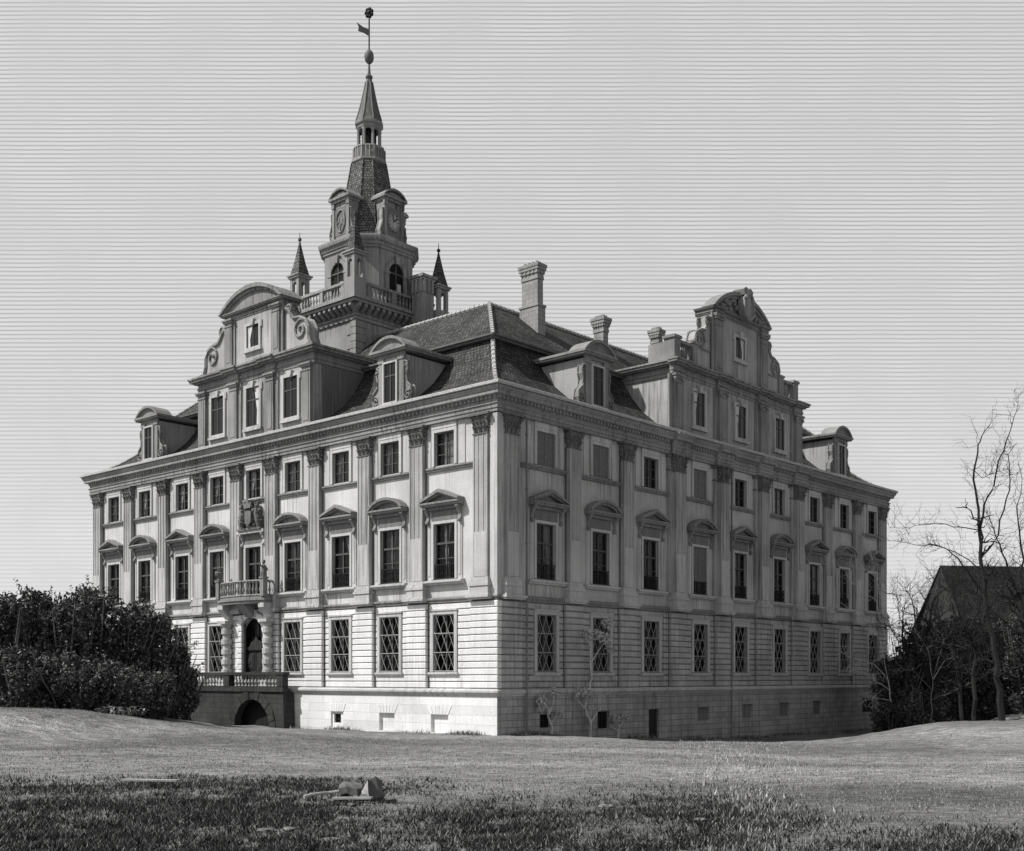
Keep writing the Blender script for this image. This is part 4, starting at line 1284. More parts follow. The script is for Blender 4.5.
faces = np.stack([idx[:-1, :-1], idx[1:, :-1], idx[1:, 1:], idx[:-1, 1:]], -1).reshape(-1, 4)
me = bpy.data.meshes.new('ground'); me.from_pydata(V.tolist(), [], faces.tolist())
me.materials.append(MATS['meadow']); me.polygons.foreach_set('use_smooth', [True]*len(faces))
go = bpy.data.objects.new('ground', me); COL.objects.link(go); go['kind'] = 'structure'

# ================================================================== ENTRANCE TERRACE
ter = thing('entrance_terrace', 'dark stone terrace with turned balustrade and round arch before the palace door', 'terrace', (-.5, 20.8, 0))
TD = 1.15          # depth from the wall
u0, u1 = 17.45, 33.5
def tl(u): return -(u-20.8)      # local x with rot -90
AC, AR = 20.75, 1.95
mb = MB(); mb.mat(0)
na = 16
ap = [(tl(AC)+AR*math.cos(PI*k/na), -.25+AR*math.sin(PI*k/na)) for k in range(na+1)]
# local y = -(o) relative to x=-.5  -> o = .5 - y ; front at o=TD => y=.5-TD
yf = .5-TD
poly = [(tl(u0), -3), (tl(u0), 2.2), (tl(u1), 2.2), (tl(u1), -3), (tl(AC)-AR, -3)]+ap[::-1]+[(tl(AC)+AR, -3)]
mb.prism(poly, yf, yf+.45)
# battered end wall
mb.add([(tl(u0)+.001, yf, 2.2), (tl(u0)+.001, .2, 2.2), (tl(u0)+.30, yf-.02, -3), (tl(u0)+.30, .2, -3), (tl(u0)-.2, yf+.01, 2.2), (tl(u0)-.2, .2, 2.2), (tl(u0)-.2, yf+.01, -3), (tl(u0)-.2, .2, -3)],
       [(0, 1, 3, 2), (0, 2, 6, 4), (1, 5, 7, 3), (4, 5, 1, 0)])
mb.box(tl(u0)-.02, tl(u1), yf+.46, .2, 1.9, 2.19)
n = 13
for k in range(n):
    a0, a1 = PI*k/n+.01, PI*(k+1)/n-.01
    ro = AR+.62
    c = tl(AC)
    mb.prism([(c+AR*math.cos(a0), -.25+AR*math.sin(a0)), (c+ro*math.cos(a0), -.25+ro*math.sin(a0)), (c+ro*math.cos(a1), -.25+ro*math.sin(a1)), (c+AR*math.cos(a1), -.25+AR*math.sin(a1))], yf-.05-(.03 if k % 2 else 0), yf+.1)
ob = mb.build('terrace_wall', 'dark_stone', ter, rotz=-PI/2, uv=True)
mb = MB(); mb.face([(tl(AC)-2.2, .1, -3), (tl(AC)+2.2, .1, -3), (tl(AC)+2.2, .1, 1.85), (tl(AC)-2.2, .1, 1.85)])  # black sheet painting the shade under the arch
mb.build('archway_shadow', 'interior', ter, rotz=-PI/2, uv='keep').name = 'archway_shade_sheet'
mb = MB()
mb.box(tl(u0)+.12, tl(u1), yf-.12, yf+.45, 2.2, 2.42)
mb.box(tl(u0)+.06, tl(u1), yf-.04, yf+.36, 2.421, 2.55)
mb.box(tl(u0)+.14, tl(u1), yf-.10, yf+.42, 3.28, 3.47)
for pu in (u0+.28, 23.6, 29.5): mb.box(tl(pu)-.32, tl(pu)+.32, yf-.06, yf+.38, 2.55, 3.279)
mb.build('terrace_coping', 'dark_stone', ter, rotz=-PI/2, uv=True)
bal = None
us = np.concatenate([np.arange(18.3, 23.1, .37), np.arange(24.15, 29.1, .37)])
for k, u in enumerate(us):
    if bal is None:
        mb = MB(); mb.lathe(0, 0, baluster_prof(2.55, .73, 1.5), 8); bal = mb.build('baluster', 'shaft_stone', ter)
        o = bal
    else:
        o = bal.copy(); COL.objects.link(o); o.parent = ter
    o.location = (yf+.16, u-20.8, 0)

# urns and statue on the balcony piers (they stand on it)
def urn(loc, label, kind):
    t = thing('urn' if kind else 'statue', label, 'urn' if kind else 'statue', loc)
    mb = MB()
    if kind:
        mb.lathe(0, 0, [(.16, 0), (.18, .06), (.07, .12), (.07, .18), (.24, .34), (.30, .52), (.24, .62), (.27, .68)], 10); mb.build('bowl', 'capital_stone', t)
        mb = MB()
        for k in range(9):
            a = random.uniform(0, 6.28); mb.ball((.13*math.cos(a), .13*math.sin(a), .74+random.uniform(0, .14)), .12, .12, .11, 6, 4, .2)
        mb.build('carved_fruit', 'capital_stone', t)
    else:
        mb.tube([(0, 0, 0), (0, 0, .25), (.02, 0, .5), (.02, .02, .72), (0, 0, .82)], [.2, .2, .17, .16, .06], 8)
        mb.tube([(.1, 0, .68), (.26, 0, .55), (.22, -.1, .42)], [.07, .055, .045], 6); mb.tube([(-.1, 0, .68), (-.24, .05, .72), (-.28, .02, .92)], [.07, .055, .045], 6)
        mb.ball((0, 0, .98), .12, .12, .15, 8, 6); mb.build('figure', 'capital_stone', t)
    return t
urn((-1.06, 22.1+2.5, 9.66), 'squat stone urn heaped with carved fruit on left pier of balcony', True)
urn((-1.06, 22.1-2.5, 9.66), 'small stone putto figure standing on right pier of balcony', False)

# ================================================================== VEGETATION
def leaf_cloud(mb, n, centers, radii, size, weights=(.62, .30, .08), squash=1.0):
    centers = np.array(centers); radii = np.array(radii)
    w = radii**2; w = w/w.sum()
    which = rng.choice(len(centers), n, p=w)
    d = rng.normal(size=(n, 3)); d /= np.linalg.norm(d, axis=1)[:, None]
    r = rng.uniform(.35, 1.08, n)**.6
    p = centers[which]+d*(radii[which]*r)[:, None]*np.array((1, 1, squash))
    t = rng.normal(size=(n, 3)); t /= np.linalg.norm(t, axis=1)[:, None]
    b = np.cross(t, rng.normal(size=(n, 3))); b /= np.linalg.norm(b, axis=1)[:, None]
    s = size*rng.uniform(.6, 1.5, n)[:, None]
    q = np.stack([p-t*s, p+b*s*.45, p+t*s, p-b*s*.45], 1)
    k = rng.choice(3, n, p=weights)
    base = len(mb.v)
    mb.v.extend(map(tuple, q.reshape(-1, 3).tolist()))
    mb.f.extend([(base+4*i, base+4*i+1, base+4*i+2, base+4*i+3) for i in range(n)])
    mb.m.extend(k.tolist())
LEAF = ['leaf_dark', 'leaf_mid', 'leaf_pale']
def shrub(name, label, px, pytop, d, width, n=5000, group=None, lean=0.0, size=.17, cat='shrub', weights=(.55, .32, .13), stems=9, bare=False, pybase=None):
    x, y, zt = at(px, pytop, d); zb = g1(x, y)-.1
    H = zt-zb
    t = thing(name, label, cat, (x, y, zb), group)
    cs, rs = [], []
    k = max(6, int(H*3.5))
    for i in range(k):
        h = (i+.5)/k
        ww = width*(.75+.45*math.sin(PI*min(1, h*.9+.12)))*(1-.55*h**3)
        for j in range(3):
            a = random.uniform(0, 2*PI); rr_ = ww*random.uniform(.25, .85)
            cs.append((rr_*math.cos(a)+lean*h*H*rx_, rr_*math.sin(a)+lean*h*H*ry_, H*(.05+.86*h)+random.uniform(-.25, .25))); rs.append(random.uniform(.34, .62)*min(width, 1.9)*.8)
    for j in range(7):
        a = random.uniform(0, 2*PI); cs.append((random.uniform(-.6, .6)*width, random.uniform(-.6, .6)*width, H*random.uniform(.82, .97))); rs.append(random.uniform(.25, .45))
    mb = MB(); leaf_cloud(mb, int(n*1.9), cs, rs, size*.58, weights)
    sc, sr = [], []
    for j in range(46):
        a = random.uniform(0, 2*PI); hh = random.uniform(.35, .95); ww = width*(1-.5*hh**3)*.95
        b0 = np.array((ww*math.cos(a)*random.uniform(.3, 1)+lean*hh*H*rx_, ww*math.sin(a)*random.uniform(.3, 1)+lean*hh*H*ry_, H*(.05+.88*hh)))
        dv = np.array((math.cos(a)*.5+random.gauss(0, .25), math.sin(a)*.5+random.gauss(0, .25), random.uniform(.6, 1.2))); dv /= np.linalg.norm(dv)
        Ls = random.uniform(.5, 1.7)*min(1, H/3)
        for q in range(7): sc.append(tuple(b0+dv*Ls*(q+1)/7)); sr.append(.17*(1-.08*q))
    leaf_cloud(mb, int(n*.75), sc, sr, size*.40, (.45, .38, .17))
    mb.build('foliage', LEAF, t, uv='keep')
    mb = MB()
    for i in range(stems):
        a = random.uniform(0, 2*PI); s = random.uniform(.5, 1.05)*width
        bx, by = .3*math.cos(a), .3*math.sin(a)
        pts = [(bx, by, -.2), (bx+.3*s*math.cos(a)+lean*H*.3*rx_, by+.3*s*math.sin(a)+lean*H*.3*ry_, H*.33), (bx+.75*s*math.cos(a)+lean*H*.6*rx_, by+.75*s*math.sin(a)+lean*H*.6*ry_, H*.62), (bx+s*math.cos(a)+lean*H*.9*rx_, by+s*math.sin(a)+lean*H*.9*ry_, H*.88)]
        mb.tube(pts, [.07, .055, .04, .015], 5)
    mb.build('stem', 'bark_mid', t)
    return t
GS = 'dark leafy shrubs massed left of the palace'
LS = [
 ('broad dark shrub at the far left edge of the picture', 2, 597, 64, 2.0, 5600),
 ('dark shrub with one sprig standing above its neighbours near the left edge', 36, 588, 66, 1.5, 5200),
 ('rounded dark shrub second right of the tall sprig, clear of the palace corner', 66, 597, 66, 1.9, 5600),
 ('tallest dark shrub, its crown overlapping the far left corner of the palace', 95, 584, 69, 1.9, 6200),
 ('dark shrub in front of the two leftmost ground floor windows', 122, 602, 70, 1.7, 5400),
 ('pale tipped shrub stepping down before the third window from left', 147, 614, 71, 1.5, 5000),
 ('low dark shrub under the third piano nobile window from left', 168, 645, 72, 1.25, 3600),
 ('lowest dark shrub, leaning against the left part of the terrace balustrade', 181, 668, 74, .85, 2600),
]
for i, (lab, px, py, d, w, n) in enumerate(LS):
    shrub('shrub', lab, px, py, d, w, n, GS, lean=(.12 if i > 3 else 0), size=.19)
# low front skirt
for lab, px, py, d, w, n in (('low dark bush at the foot of the shrubs, nearest the left edge', 15, 655, 60, 2.0, 3600),
                             ('low dark bush in front of the tallest shrub', 62, 662, 61, 2.0, 3600),
                             ('low dark bush in front of the shrubs before the left windows', 108, 668, 62.5, 2.0, 3600),
                             ('low dark bush closest to the terrace, in front of its left end', 146, 678, 65, 1.6, 3400)):
    shrub('shrub', lab, px, py, d, w, n, GS, size=.18, weights=(.66, .26, .08))
# pale ferny clump at their foot
x, y, z = at(122, 716, 60)
t = thing('fern', 'small pale ferny clump on the grass edge in front of the left shrubs', 'fern', (x, y, g1(x, y)))
mb = MB()
for k in range(60):
    a = random.uniform(0, 6.28); L = random.uniform(.3, .8)
    bx = random.uniform(-1.2, 1.2); 
    p0 = np.array((bx*rx_, bx*ry_, 0)); p1 = p0+np.array((L*.4*math.cos(a), L*.4*math.sin(a), L*.6)); p2 = p0+np.array((L*.9*math.cos(a), L*.9*math.sin(a), L*.55))
    s = np.array((-math.sin(a), math.cos(a), 0))*.06
    mb.k = random.choice((0, 1, 1)); mb.rings([[tuple(p0-s*.3), tuple(p0+s*.3)], [tuple(p1-s), tuple(p1+s)], [tuple(p2-s*.1), tuple(p2+s*.1)]], close=False)
mb.build('frond', ['leaf_mid', 'leaf_pale'], t, uv='keep')

# ---- trees at right
def limb(mb, pts, r0, r1, n=6): 
    k = len(pts); mb.tube(pts, [r0+(r1-r0)*i/(k-1) for i in range(k)], n)
def jag(a, b, k, amp):
    a, b = np.array(a), np.array(b); L = np.linalg.norm(b-a); out = []
    for i in range(k+1):
        t = i/k; p = a+(b-a)*t
        if 0 < i < k: p = p+np.array([random.gauss(0, 1) for _ in range(3)])*amp*L
        out.append(tuple(p))
    return out
def twigs(mb, pts, r, count, L, depth=2, up=.3):
    for _ in range(count):
        i = random.randint(1, len(pts)-1); p = np.array(pts[i]); 
        t = np.array(pts[i])-np.array(pts[i-1]); t = t/(np.linalg.norm(t)+1e-6)
        d = t*.5+np.array([random.gauss(0, .6) for _ in range(3)])+np.array((0, 0, up)); d /= np.linalg.norm(d)
        l = L*random.uniform(.5, 1.2)
        q = jag(p, p+d*l, 4, .07); limb(mb, q, r, r*.35, 4)
        if depth > 1: twigs(mb, q, r*.6, 3, L*.5, depth-1, up)
def bare_tree(name, label, base, d, mains, group, r0=.28, tw=9, mat='bark_dark', tl_=1.5, dd=0):
    bx, by, _ = at(base[0], base[1], d); bz = g1(bx, by)-.15
    t = thing(name, label, 'tree', (bx, by, bz), group)
    def W(p): 
        q = at(p[0], p[1], d+(p[2] if len(p) > 2 else 0)); return (q[0]-bx, q[1]-by, q[2]-bz)
    mb = MB(); mb2 = MB()
    for k, (path, ra, rb) in enumerate(mains):
        pts = [W(p) for p in path]
        if k == 0: pts[0] = (0, 0, 0)
        fine = []
        for a, b in zip(pts, pts[1:]): fine += jag(a, b, 3, .03)[:-1]
        fine.append(pts[-1])
        limb(mb if k == 0 else mb2, fine, ra, rb, 7)
        if k > 0 or tw > 12: twigs(mb2, fine[2:], max(.014, rb*.75), tw, tl_, 2)
    mb.build('trunk', mat if mat != 'bark_dark' else 'bark_dark', t)
    mb2.build('branch', mat, t)
    return t
GT = 'bare trees right of the palace'
bare_tree('tree', 'tall bare dark tree with leaning trunk and two upright limbs at right edge', (1003, 716), 74, [
 ([(1003, 716), (1000, 690), (994, 650), (986, 610), (982, 570), (979, 530)], .23, .10),
 ([(979, 530), (977, 500), (974, 470), (978, 445), (984, 432), (990, 425)], 0.090, 0.014),
 ([(979, 535), (984, 505), (994, 485), (1004, 450), (1012, 425), (1018, 403)], 0.078, 0.014),
 ([(980, 560), (992, 545), (1004, 510), (1010, 480), (1008, 455), (1017, 443)], 0.066, 0.014),
 ([(982, 590), (970, 575), (958, 558), (945, 548), (930, 543)], 0.072, 0.014),
 ([(978, 530), (960, 527), (940, 524), (920, 525), (905, 528), (890, 528)], 0.036, 0.008),
 ([(981, 570), (962, 556), (940, 546), (915, 545), (895, 541), (880, 541)], 0.036, 0.008),
 ([(986, 612), (1000, 590), (1012, 575), (1026, 560)], 0.072, 0.021),
 ([(984, 600), (968, 590), (950, 592), (938, 584), (928, 570)], 0.048, 0.010),
 ([(974, 470), (982, 478), (992, 474), (1003, 470)], 0.024, 0.008),
], GT, tw=18, tl_=1.5)
bare_tree('tree', 'thin dark tree with forking crown left of the leaning tree', (975, 714), 80, [
 ([(975, 714), (973, 680), (976, 655), (968, 630)], .16, .09),
 ([(968, 630), (958, 610), (952, 590), (955, 570)], .08, .02),
 ([(968, 630), (978, 612), (982, 592), (975, 575)], .08, .02),
 ([(972, 650), (955, 640), (940, 622), (935, 600)], .06, .015),
], GT, tw=22, tl_=1.8)
bare_tree('tree', 'bare tree cut by the right edge of the picture', (1034, 716), 78, [
 ([(1034, 716), (1030, 680), (1026, 640), (1020, 600)], .22, .12),
 ([(1020, 600), (1008, 570), (1000, 545), (990, 520)], .10, .015), ([(1020, 600), (1024, 560), (1018, 520), (1022, 480)], .10, .015),
 ([(1026, 640), (1006, 622), (990, 610), (972, 608)], .08, .015), ([(1024, 620), (1010, 590), (1004, 575), (985, 566)], .08, .015), ([(1028, 660), (1010, 650), (998, 655), (980, 640)], .07, .015),
], GT, tw=26, tl_=2.0)
bare_tree('tree', 'tangled bare tree between the thin forking tree and the leaning trunk', (962, 716), 82, [
 ([(962, 716), (960, 690), (956, 665), (950, 640)], .16, .09),
 ([(950, 640), (940, 620), (930, 612), (920, 590)], .08, .015), ([(950, 640), (956, 615), (950, 600), (958, 575)], .08, .015),
 ([(954, 660), (970, 640), (984, 634), (994, 615)], .07, .015), ([(957, 670), (940, 655), (925, 655), (912, 640)], .07, .015),
], GT, tw=28, tl_=2.0)
bare_tree('tree', 'slim straight bare tree just right of the palace end wall', (905, 728), 88, [
 ([(905, 728), (904, 690), (904, 650), (903, 612)], .13, .04),
 ([(904, 660), (898, 640), (890, 628), (880, 622)], .05, .012),
 ([(904, 650), (912, 630), (920, 615), (928, 606)], .05, .012),
 ([(904, 630), (899, 612), (898, 600), (893, 592)], .04, .01),
], GT, tw=24, tl_=1.7)
bare_tree('tree', 'crooked bare tree between the slim tree and the barn gable', (936, 724), 84, [
 ([(936, 724), (930, 690), (926, 655), (928, 625)], .17, .08),
 ([(928, 625), (934, 600), (946, 588), (956, 580)], .07, .015),
 ([(926, 650), (915, 625), (912, 600), (905, 588)], .07, .015),
 ([(929, 690), (945, 665), (958, 650), (962, 628)], .07, .02),
], GT, tw=26, tl_=1.9)
GP = 'pale twiggy shrubs before the right end of the palace'
for lab, px, d, H_, mains in (
 ('pale arching twiggy shrub reaching across the last windows of the palace', 893, 86, 0, [
   ([(893, 731), (892, 705), (888, 680)], .05, .03), ([(888, 680), (875, 665), (862, 660), (846, 655)], .022, .010), ([(889, 690), (872, 678), (858, 672), (848, 664)], .022, .01),
   ([(888, 680), (880, 640), (866, 620), (845, 606)], .022, .01), ([(888, 660), (876, 600), (860, 590), (846, 576)], .02, .009), ([(889, 640), (880, 580), (866, 570), (852, 566)], .02, .009),
   ([(890, 700), (875, 698), (866, 700), (858, 706)], .02, .01), ([(890, 650), (884, 605), (872, 560), (862, 530)], .018, .008), ([(891, 660), (900, 620), (912, 600), (925, 592)], .022, .01)]),
 ('pale twiggy shrub against the dark hedge beneath the barn roof', 930, 82, 0, [
   ([(930, 726), (931, 700), (933, 680)], .05, .03), ([(933, 680), (945, 660), (957, 655), (972, 660)], .022, .01), ([(932, 690), (915, 672), (902, 668), (893, 672)], .022, .01),
   ([(933, 680), (928, 650), (915, 632), (900, 628)], .022, .01), ([(933, 680), (944, 640), (956, 628), (970, 640)], .022, .01), ([(932, 700), (955, 690), (972, 682), (990, 672)], .022, .01)])):
    bare_tree('twiggy_shrub', lab, (px, 731), d, mains, GP, tw=12, mat='bark_pale' if px < 900 else 'bark_mid', tl_=1.2)['category'] = 'shrub'
GH_ = 'dark bushes under the trees right of the palace'
for lab, px, py, d, w, n in (
 ('dark bush hard against the palace end wall', 897, 655, 89, 1.9, 5200),
 ('dark bush behind the slim straight tree', 917, 620, 92, 2.2, 5600),
 ('dark bush below the left end of the barn roof', 943, 618, 90, 2.4, 6000),
 ('dark bush behind the thin forking tree', 968, 612, 90, 2.4, 6000),
 ('dark bush behind the trunk of the tall leaning tree', 1000, 618, 88, 2.4, 6000),
 ('dark bush cut by the right edge of the picture', 1026, 615, 86, 2.3, 5600),
 ('low dark bush on the grass at the foot of the slim tree', 925, 694, 84, 1.8, 4000)):
    shrub('bush', lab, px, py, d, w, n, GH_, size=.19, weights=(.80, .17, .03), cat='bush')
shrub('bush', 'low dark bush on the grass before the last palace window', 890, 705, 86, 1.1, 2200, GH_, size=.15, weights=(.80, .17, .03), cat='bush')

# ---- barn
bx, by, _ = at(985, 700, 112); bz = g1(bx, by)
barn = thing('barn', 'old barn with steep dark tiled roof behind the bare trees', 'barn', (bx, by, bz))
zr = at(0, 566, 112)[2]-bz
mb = MB(); mb.box(-4.6, 18, -5.0, 5.0, -2, zr-6.0); mb.prismx([(-5.0, zr-6.001), (5.0, zr-6.001), (0, zr-.25)], -4.55, 17.9)
rotb = math.atan2(ry_, rx_)+R(8)
mb.build('wall', 'barn_wall', barn, rotz=rotb)
mb = MB()
for s in (-1, 1):
    mb.add([(-5.0, s*5.8, zr-6.9), (18.4, s*5.8, zr-6.9), (18.4, 0, zr), (-4.6, 0, zr), (-5.0, s*5.8, zr-7.1), (18.4, s*5.8, zr-7.1), (18.4, 0, zr-.2), (-4.6, 0, zr-.2)],
           [(0, 1, 2, 3), (7, 6, 5, 4), (0, 3, 7, 4), (0, 4, 5, 1), (1, 5, 6, 2)])
mb.build('roof', 'barn_tiles', barn, rotz=rotb, uv=True)

# ---- wall-trained saplings on the right-hand front
GV = 'thin saplings trained on the palace wall'
def sapling(label, u, paths, leaves):
    z0 = g1(u, -.6)
    t = thing('sapling', label, 'sapling', (u, -.6, z0), GV)
    mb = MB()
    for pts, r in paths:
        P_ = [(a, .12+random.uniform(-.05, .03), b_) for a, b_ in pts]; fine = []
        for a, b_ in zip(P_, P_[1:]): fine += jag(a, b_, 3, .05)[:-1]
        fine.append(P_[-1]); limb(mb, fine, r, r*.4, 5)
    mb.build('stem', 'curtain', t)
    mb = MB(); cs = []; rs = []
    for (a, b_, r) in leaves: cs.append((a, .0, b_)); rs.append(r)
    leaf_cloud(mb, 110*len(cs), cs, rs, .085, (.0, .15, .85)); 
    mb.build('leaves', ['leaf_mid', 'leaf_pale', 'cut_wood'], t, uv='keep')
sapling('short forked sapling on the wall below the first right hand window', 4.0, [([(0, 0), (-.2, .9), (-.35, 1.5), (-.9, 2.1)], .07), ([(-.25, 1.1), (.15, 1.7), (.1, 2.5)], .045), ([(-.35, 1.5), (-.75, 1.6), (-1.2, 1.55)], .04), ([(-.1, .5), (.35, .9), (.8, 1.3)], .035)], [(-1.0, 1.9, .3), (-1.0, 1.5, .25), (.6, 1.2, .25), (.1, 2.4, .25)])
sapling('small bushy sapling on the wall left of the cellar door', 10.3, [([(0, 0), (.1, .6), (-.3, 1.1)], .05), ([(.05, .4), (.5, .9), (.6, 1.4)], .04), ([(0, .3), (-.6, .7), (-.9, .8)], .035)], [(-.3, 1.1, .25), (.6, 1.3, .22)])
sapling('tall thin sapling on the wall reaching up beside the second barred window', 7.6, [([(0, 0), (-.1, 1.2), (-.55, 1.9), (-.2, 2.6), (.1, 3.6), (.0, 5.0), (.05, 6.6)], .07), ([(-.5, 1.8), (-1.1, 2.2), (-1.6, 2.6)], .04), ([(.1, 4.6), (.9, 5.4), (1.7, 5.9)], .035), ([(0, 5.4), (-.3, 6.0), (-.6, 6.6)], .03), ([(-.1, 1.0), (.6, 1.5), (1.0, 1.9)], .04)],
        [(.4, 6.2, .35), (1.3, 6.0, .38), (1.6, 6.9, .4), (1.8, 5.4, .3), (-.4, 6.2, .3), (-1.2, 2.75, .4), (-.5, 2.8, .3)])

# ================================================================== GRASS
def blades(name, n, dr, lr, hgt, wid, mats, w, density=None, lean=.5, seed=1):
    g = np.random.default_rng(seed)
    # area-uniform in the wedge, thinned with distance
    d = dr[0]+(dr[1]-dr[0])*g.random(n)**1.15
    l = (lr[0]+(lr[1]-lr[0])*g.random(n))*d
    x = CAM[0]+d*fx_+l*rx_; y = CAM[1]+d*fy_+l*ry_
    if density is not None:
        keep = g.random(n) < density(l/d*F+CX, d, x, y); d, l, x, y = d[keep], l[keep], x[keep], y[keep]; n = len(d)
    inside = (x > -.35) & (y > -.35); x, y = x[~inside], y[~inside]; n = len(x)
    z = np.concatenate([gz(x[i:i+20000], y[i:i+20000]) for i in range(0, n, 20000)]) if n else np.zeros(0)
    h = hgt*g.uniform(.4, 1.3, n); a = g.uniform(0, 2*PI, n); wd = wid*g.uniform(.6, 1.4, n)
    la = g.uniform(0, 2*PI, n); ln = h*lean*g.random(n)
    P0 = np.stack([x-np.cos(a)*wd, y-np.sin(a)*wd, z-.02], 1); P1 = np.stack([x+np.cos(a)*wd, y+np.sin(a)*wd, z-.02], 1)
    P2 = np.stack([x+np.cos(la)*ln, y+np.sin(la)*ln, z+h], 1)
    V = np.stack([P0, P1, P2], 1).reshape(-1, 3)
    me = bpy.data.meshes.new(name)
    me.from_pydata(V.tolist(), [], np.arange(3*n).reshape(-1, 3).tolist())
    for m_ in mats: me.materials.append(MATS[m_])
    me.polygons.foreach_set('material_index', g.choice(len(mats), n, p=w).astype('i4'))
    o = bpy.data.objects.new(name, me); COL.objects.link(o); o['kind'] = 'stuff'
    return o
def clump(x, y, s, k): return (np.sin(x*s+2*np.sin(y*s*.7))*np.sin(y*s*1.1+1.5*np.sin(x*s*.6)) > k).astype(float)
o = blades('grass', 150000, (18, 60), (-.5, .5), .05, .014, ['blade_mid', 'blade_pale', 'blade_dark'], (.55, .30, .15), seed=3)
tag(o, 'short mown grass across the meadow in front of the palace', 'grass')
def weed_density(px, d, x, y):
    py = HY+3.15*F/d
    a = np.clip((py-776)/34, 0, 1)*np.clip((400-px)/150, 0, 1)*1.0
    b = np.exp(-((px-330)/75)**2-((py-787)/9)**2)*.9
    c = np.exp(-((px-500)/85)**2-((py-832)/20)**2)
    e_ = np.exp(-((px-690)/90)**2-((py-828)/24)**2)*.8
    f_ = np.exp(-((px-990)/60)**2-((py-846)/12)**2)*.8
    q = np.exp(-((py-851)/12)**2)*.35
    m_ = np.maximum.reduce([a, b, c, e_, f_, q])
    big = .5+.5*np.sin(x*.55+1.7*np.sin(y*.43))*np.sin(y*.62+1.1*np.sin(x*.37))
    m_ = m_*np.clip(.25+1.2*big, 0, 1)
    return m_*(.12+.88*np.clip(clump(x, y, 1.7, -.1)*.6+clump(x*1.3+4, y, 4.1, .05)*.6, 0, 1))
o = blades('weeds', 420000, (19.5, 36), (-.48, .48), .12, .02, ['blade_black', 'blade_dark', 'blade_mid'], (.55, .30, .15), weed_density, lean=1.6, seed=5)
tag(o, 'coarse dark weeds and rough grass in patches along the foreground', 'weeds')
def pale_density(px, d, x, y):
    py = HY+3.15*F/d
    return np.exp(-((px-(740+(py-760)*.1))/38)**2)*np.clip((py-715)/30, 0, 1)*.55*(.2+.8*clump(x, y, 2.3, 0))
o = blades('meadow_herbs', 60000, (20, 62), (.05, .4), .14, .016, ['blade_pale', 'blade_mid', 'cut_wood'], (.5, .25, .25), pale_density, lean=.8, seed=8)
tag(o, 'pale dry meadow herbs in a strip right of centre', 'herbs')

def foot_density(px, d, x, y):
    near = ((y < -.3) & (y > -1.1) & (x > 0) & (x < LX)) | ((x < -.3) & (x > -1.1) & (y > 0) & (y < 17))
    cl = np.clip(np.sin(x*.9+y*.9+2*np.sin(x*.31+y*.37))*np.sin(x*.43+y*.51+1)+.15, 0, 1)
    return near*cl*np.where(x < 0, .35, .8)
o = blades('wall_foot_weeds', 900000, (60, 102), (-.25, .36), .24, .025, ['blade_dark', 'blade_mid', 'blade_pale'], (.35, .45, .2), foot_density, lean=.9, seed=11)
tag(o, 'fringe of rough weeds growing along the foot of the palace walls', 'weeds')

# ================================================================== DEBRIS IN THE FOREGROUND
def gpt(px, py):
    d = 3.15*F/(py-HY)
    for _ in range(4):
        x, y, _z = at(px, py, d); d = (3.15-g1(x, y))*F/(py-HY)
    x, y, _z = at(px, py, d); return x, y, g1(x, y)
def log_piece(label, px, py, L, r, ang, chunk=True):
    x, y, z = gpt(px, py)
    t = thing('timber_block', label, 'timber', (x, y, z), 'broken timber blocks lying in the foreground grass')
    n = 7; ca, sa = math.cos(ang), math.sin(ang)
    base = [(r*random.uniform(.6, 1.3)*math.cos(2*PI*k/n), r*random.uniform(.45, 1.15)*math.sin(2*PI*k/n)) for k in range(n)]
    rings_ = []
    for s_ in np.linspace(-.5, .5, 5):
        q = random.uniform(.82, 1.08); sh = random.uniform(-.03, .03)
        J = lambda v: v+random.uniform(-.18, .18)*r
        rings_.append([(J(s_*L+.3*a)*ca-J(a*q+sh)*sa, J(s_*L+.3*a)*sa+J(a*q+sh)*ca, J(r*.7+b_*q)) for a, b_ in base])
    mb = MB(); mb.rings(rings_); mb.build('bark', 'leaf_mid', t)
    for e_ in (rings_[0], rings_[-1]):
        mb = MB(); mb.face(e_); mb.build('broken_end', 'blade_pale', t, uv='keep')
def stick(name, label, cat, px0, py0, px1, py1, r, flat=False, lift=.10):
    a = gpt(px0, py0); b = gpt(px1, py1)
    t = thing(name, label, cat, a)
    mb = MB(); q = np.array(b)-np.array(a)
    if flat:
        u = q/np.linalg.norm(q); s = np.array((-u[1], u[0], 0))*r
        up = np.array((0, 0, .05)); o_ = np.array((0, 0, lift))
        c = [o_-s, o_+s, o_+q+s, o_+q-s]
        mb.add([tuple(p) for p in c]+[tuple(p+up) for p in c], [(0, 3, 2, 1), (4, 5, 6, 7), (0, 1, 5, 4), (1, 2, 6, 5), (2, 3, 7, 6), (3, 0, 4, 7)])
    else:
        pts = jag((0, 0, lift), tuple(q+np.array((0, 0, lift+.05))), 5, .012); mb.tube(pts, [r*(1.1-.06*i) for i in range(6)], 7)
    mb.build('wood', 'blade_pale', t)
ta = math.atan2(ry_, rx_)
log_piece('pale split timber block at the end of the pole', 350, 797, .55, .27, ta+R(28))
log_piece('large dark timber block lying crosswise right of the pale one', 374, 800, .60, .30, ta+R(55))
log_piece('flat timber fragment between the two big blocks', 361, 801, .34, .10, ta+R(10))
log_piece('small timber stub at the right end of the heap', 391, 803, .28, .09, ta+R(20))
log_piece('thin splinter of timber in front of the heap', 340, 803, .42, .05, ta+R(14))
stick('pole', 'pale wooden pole pointing left from the timber heap', 'pole', 304, 801, 344, 796, .045)
stick('plank', 'pale plank lying flat in the grass left of the timber heap', 'plank', 122, 784, 178, 785, .12, True)
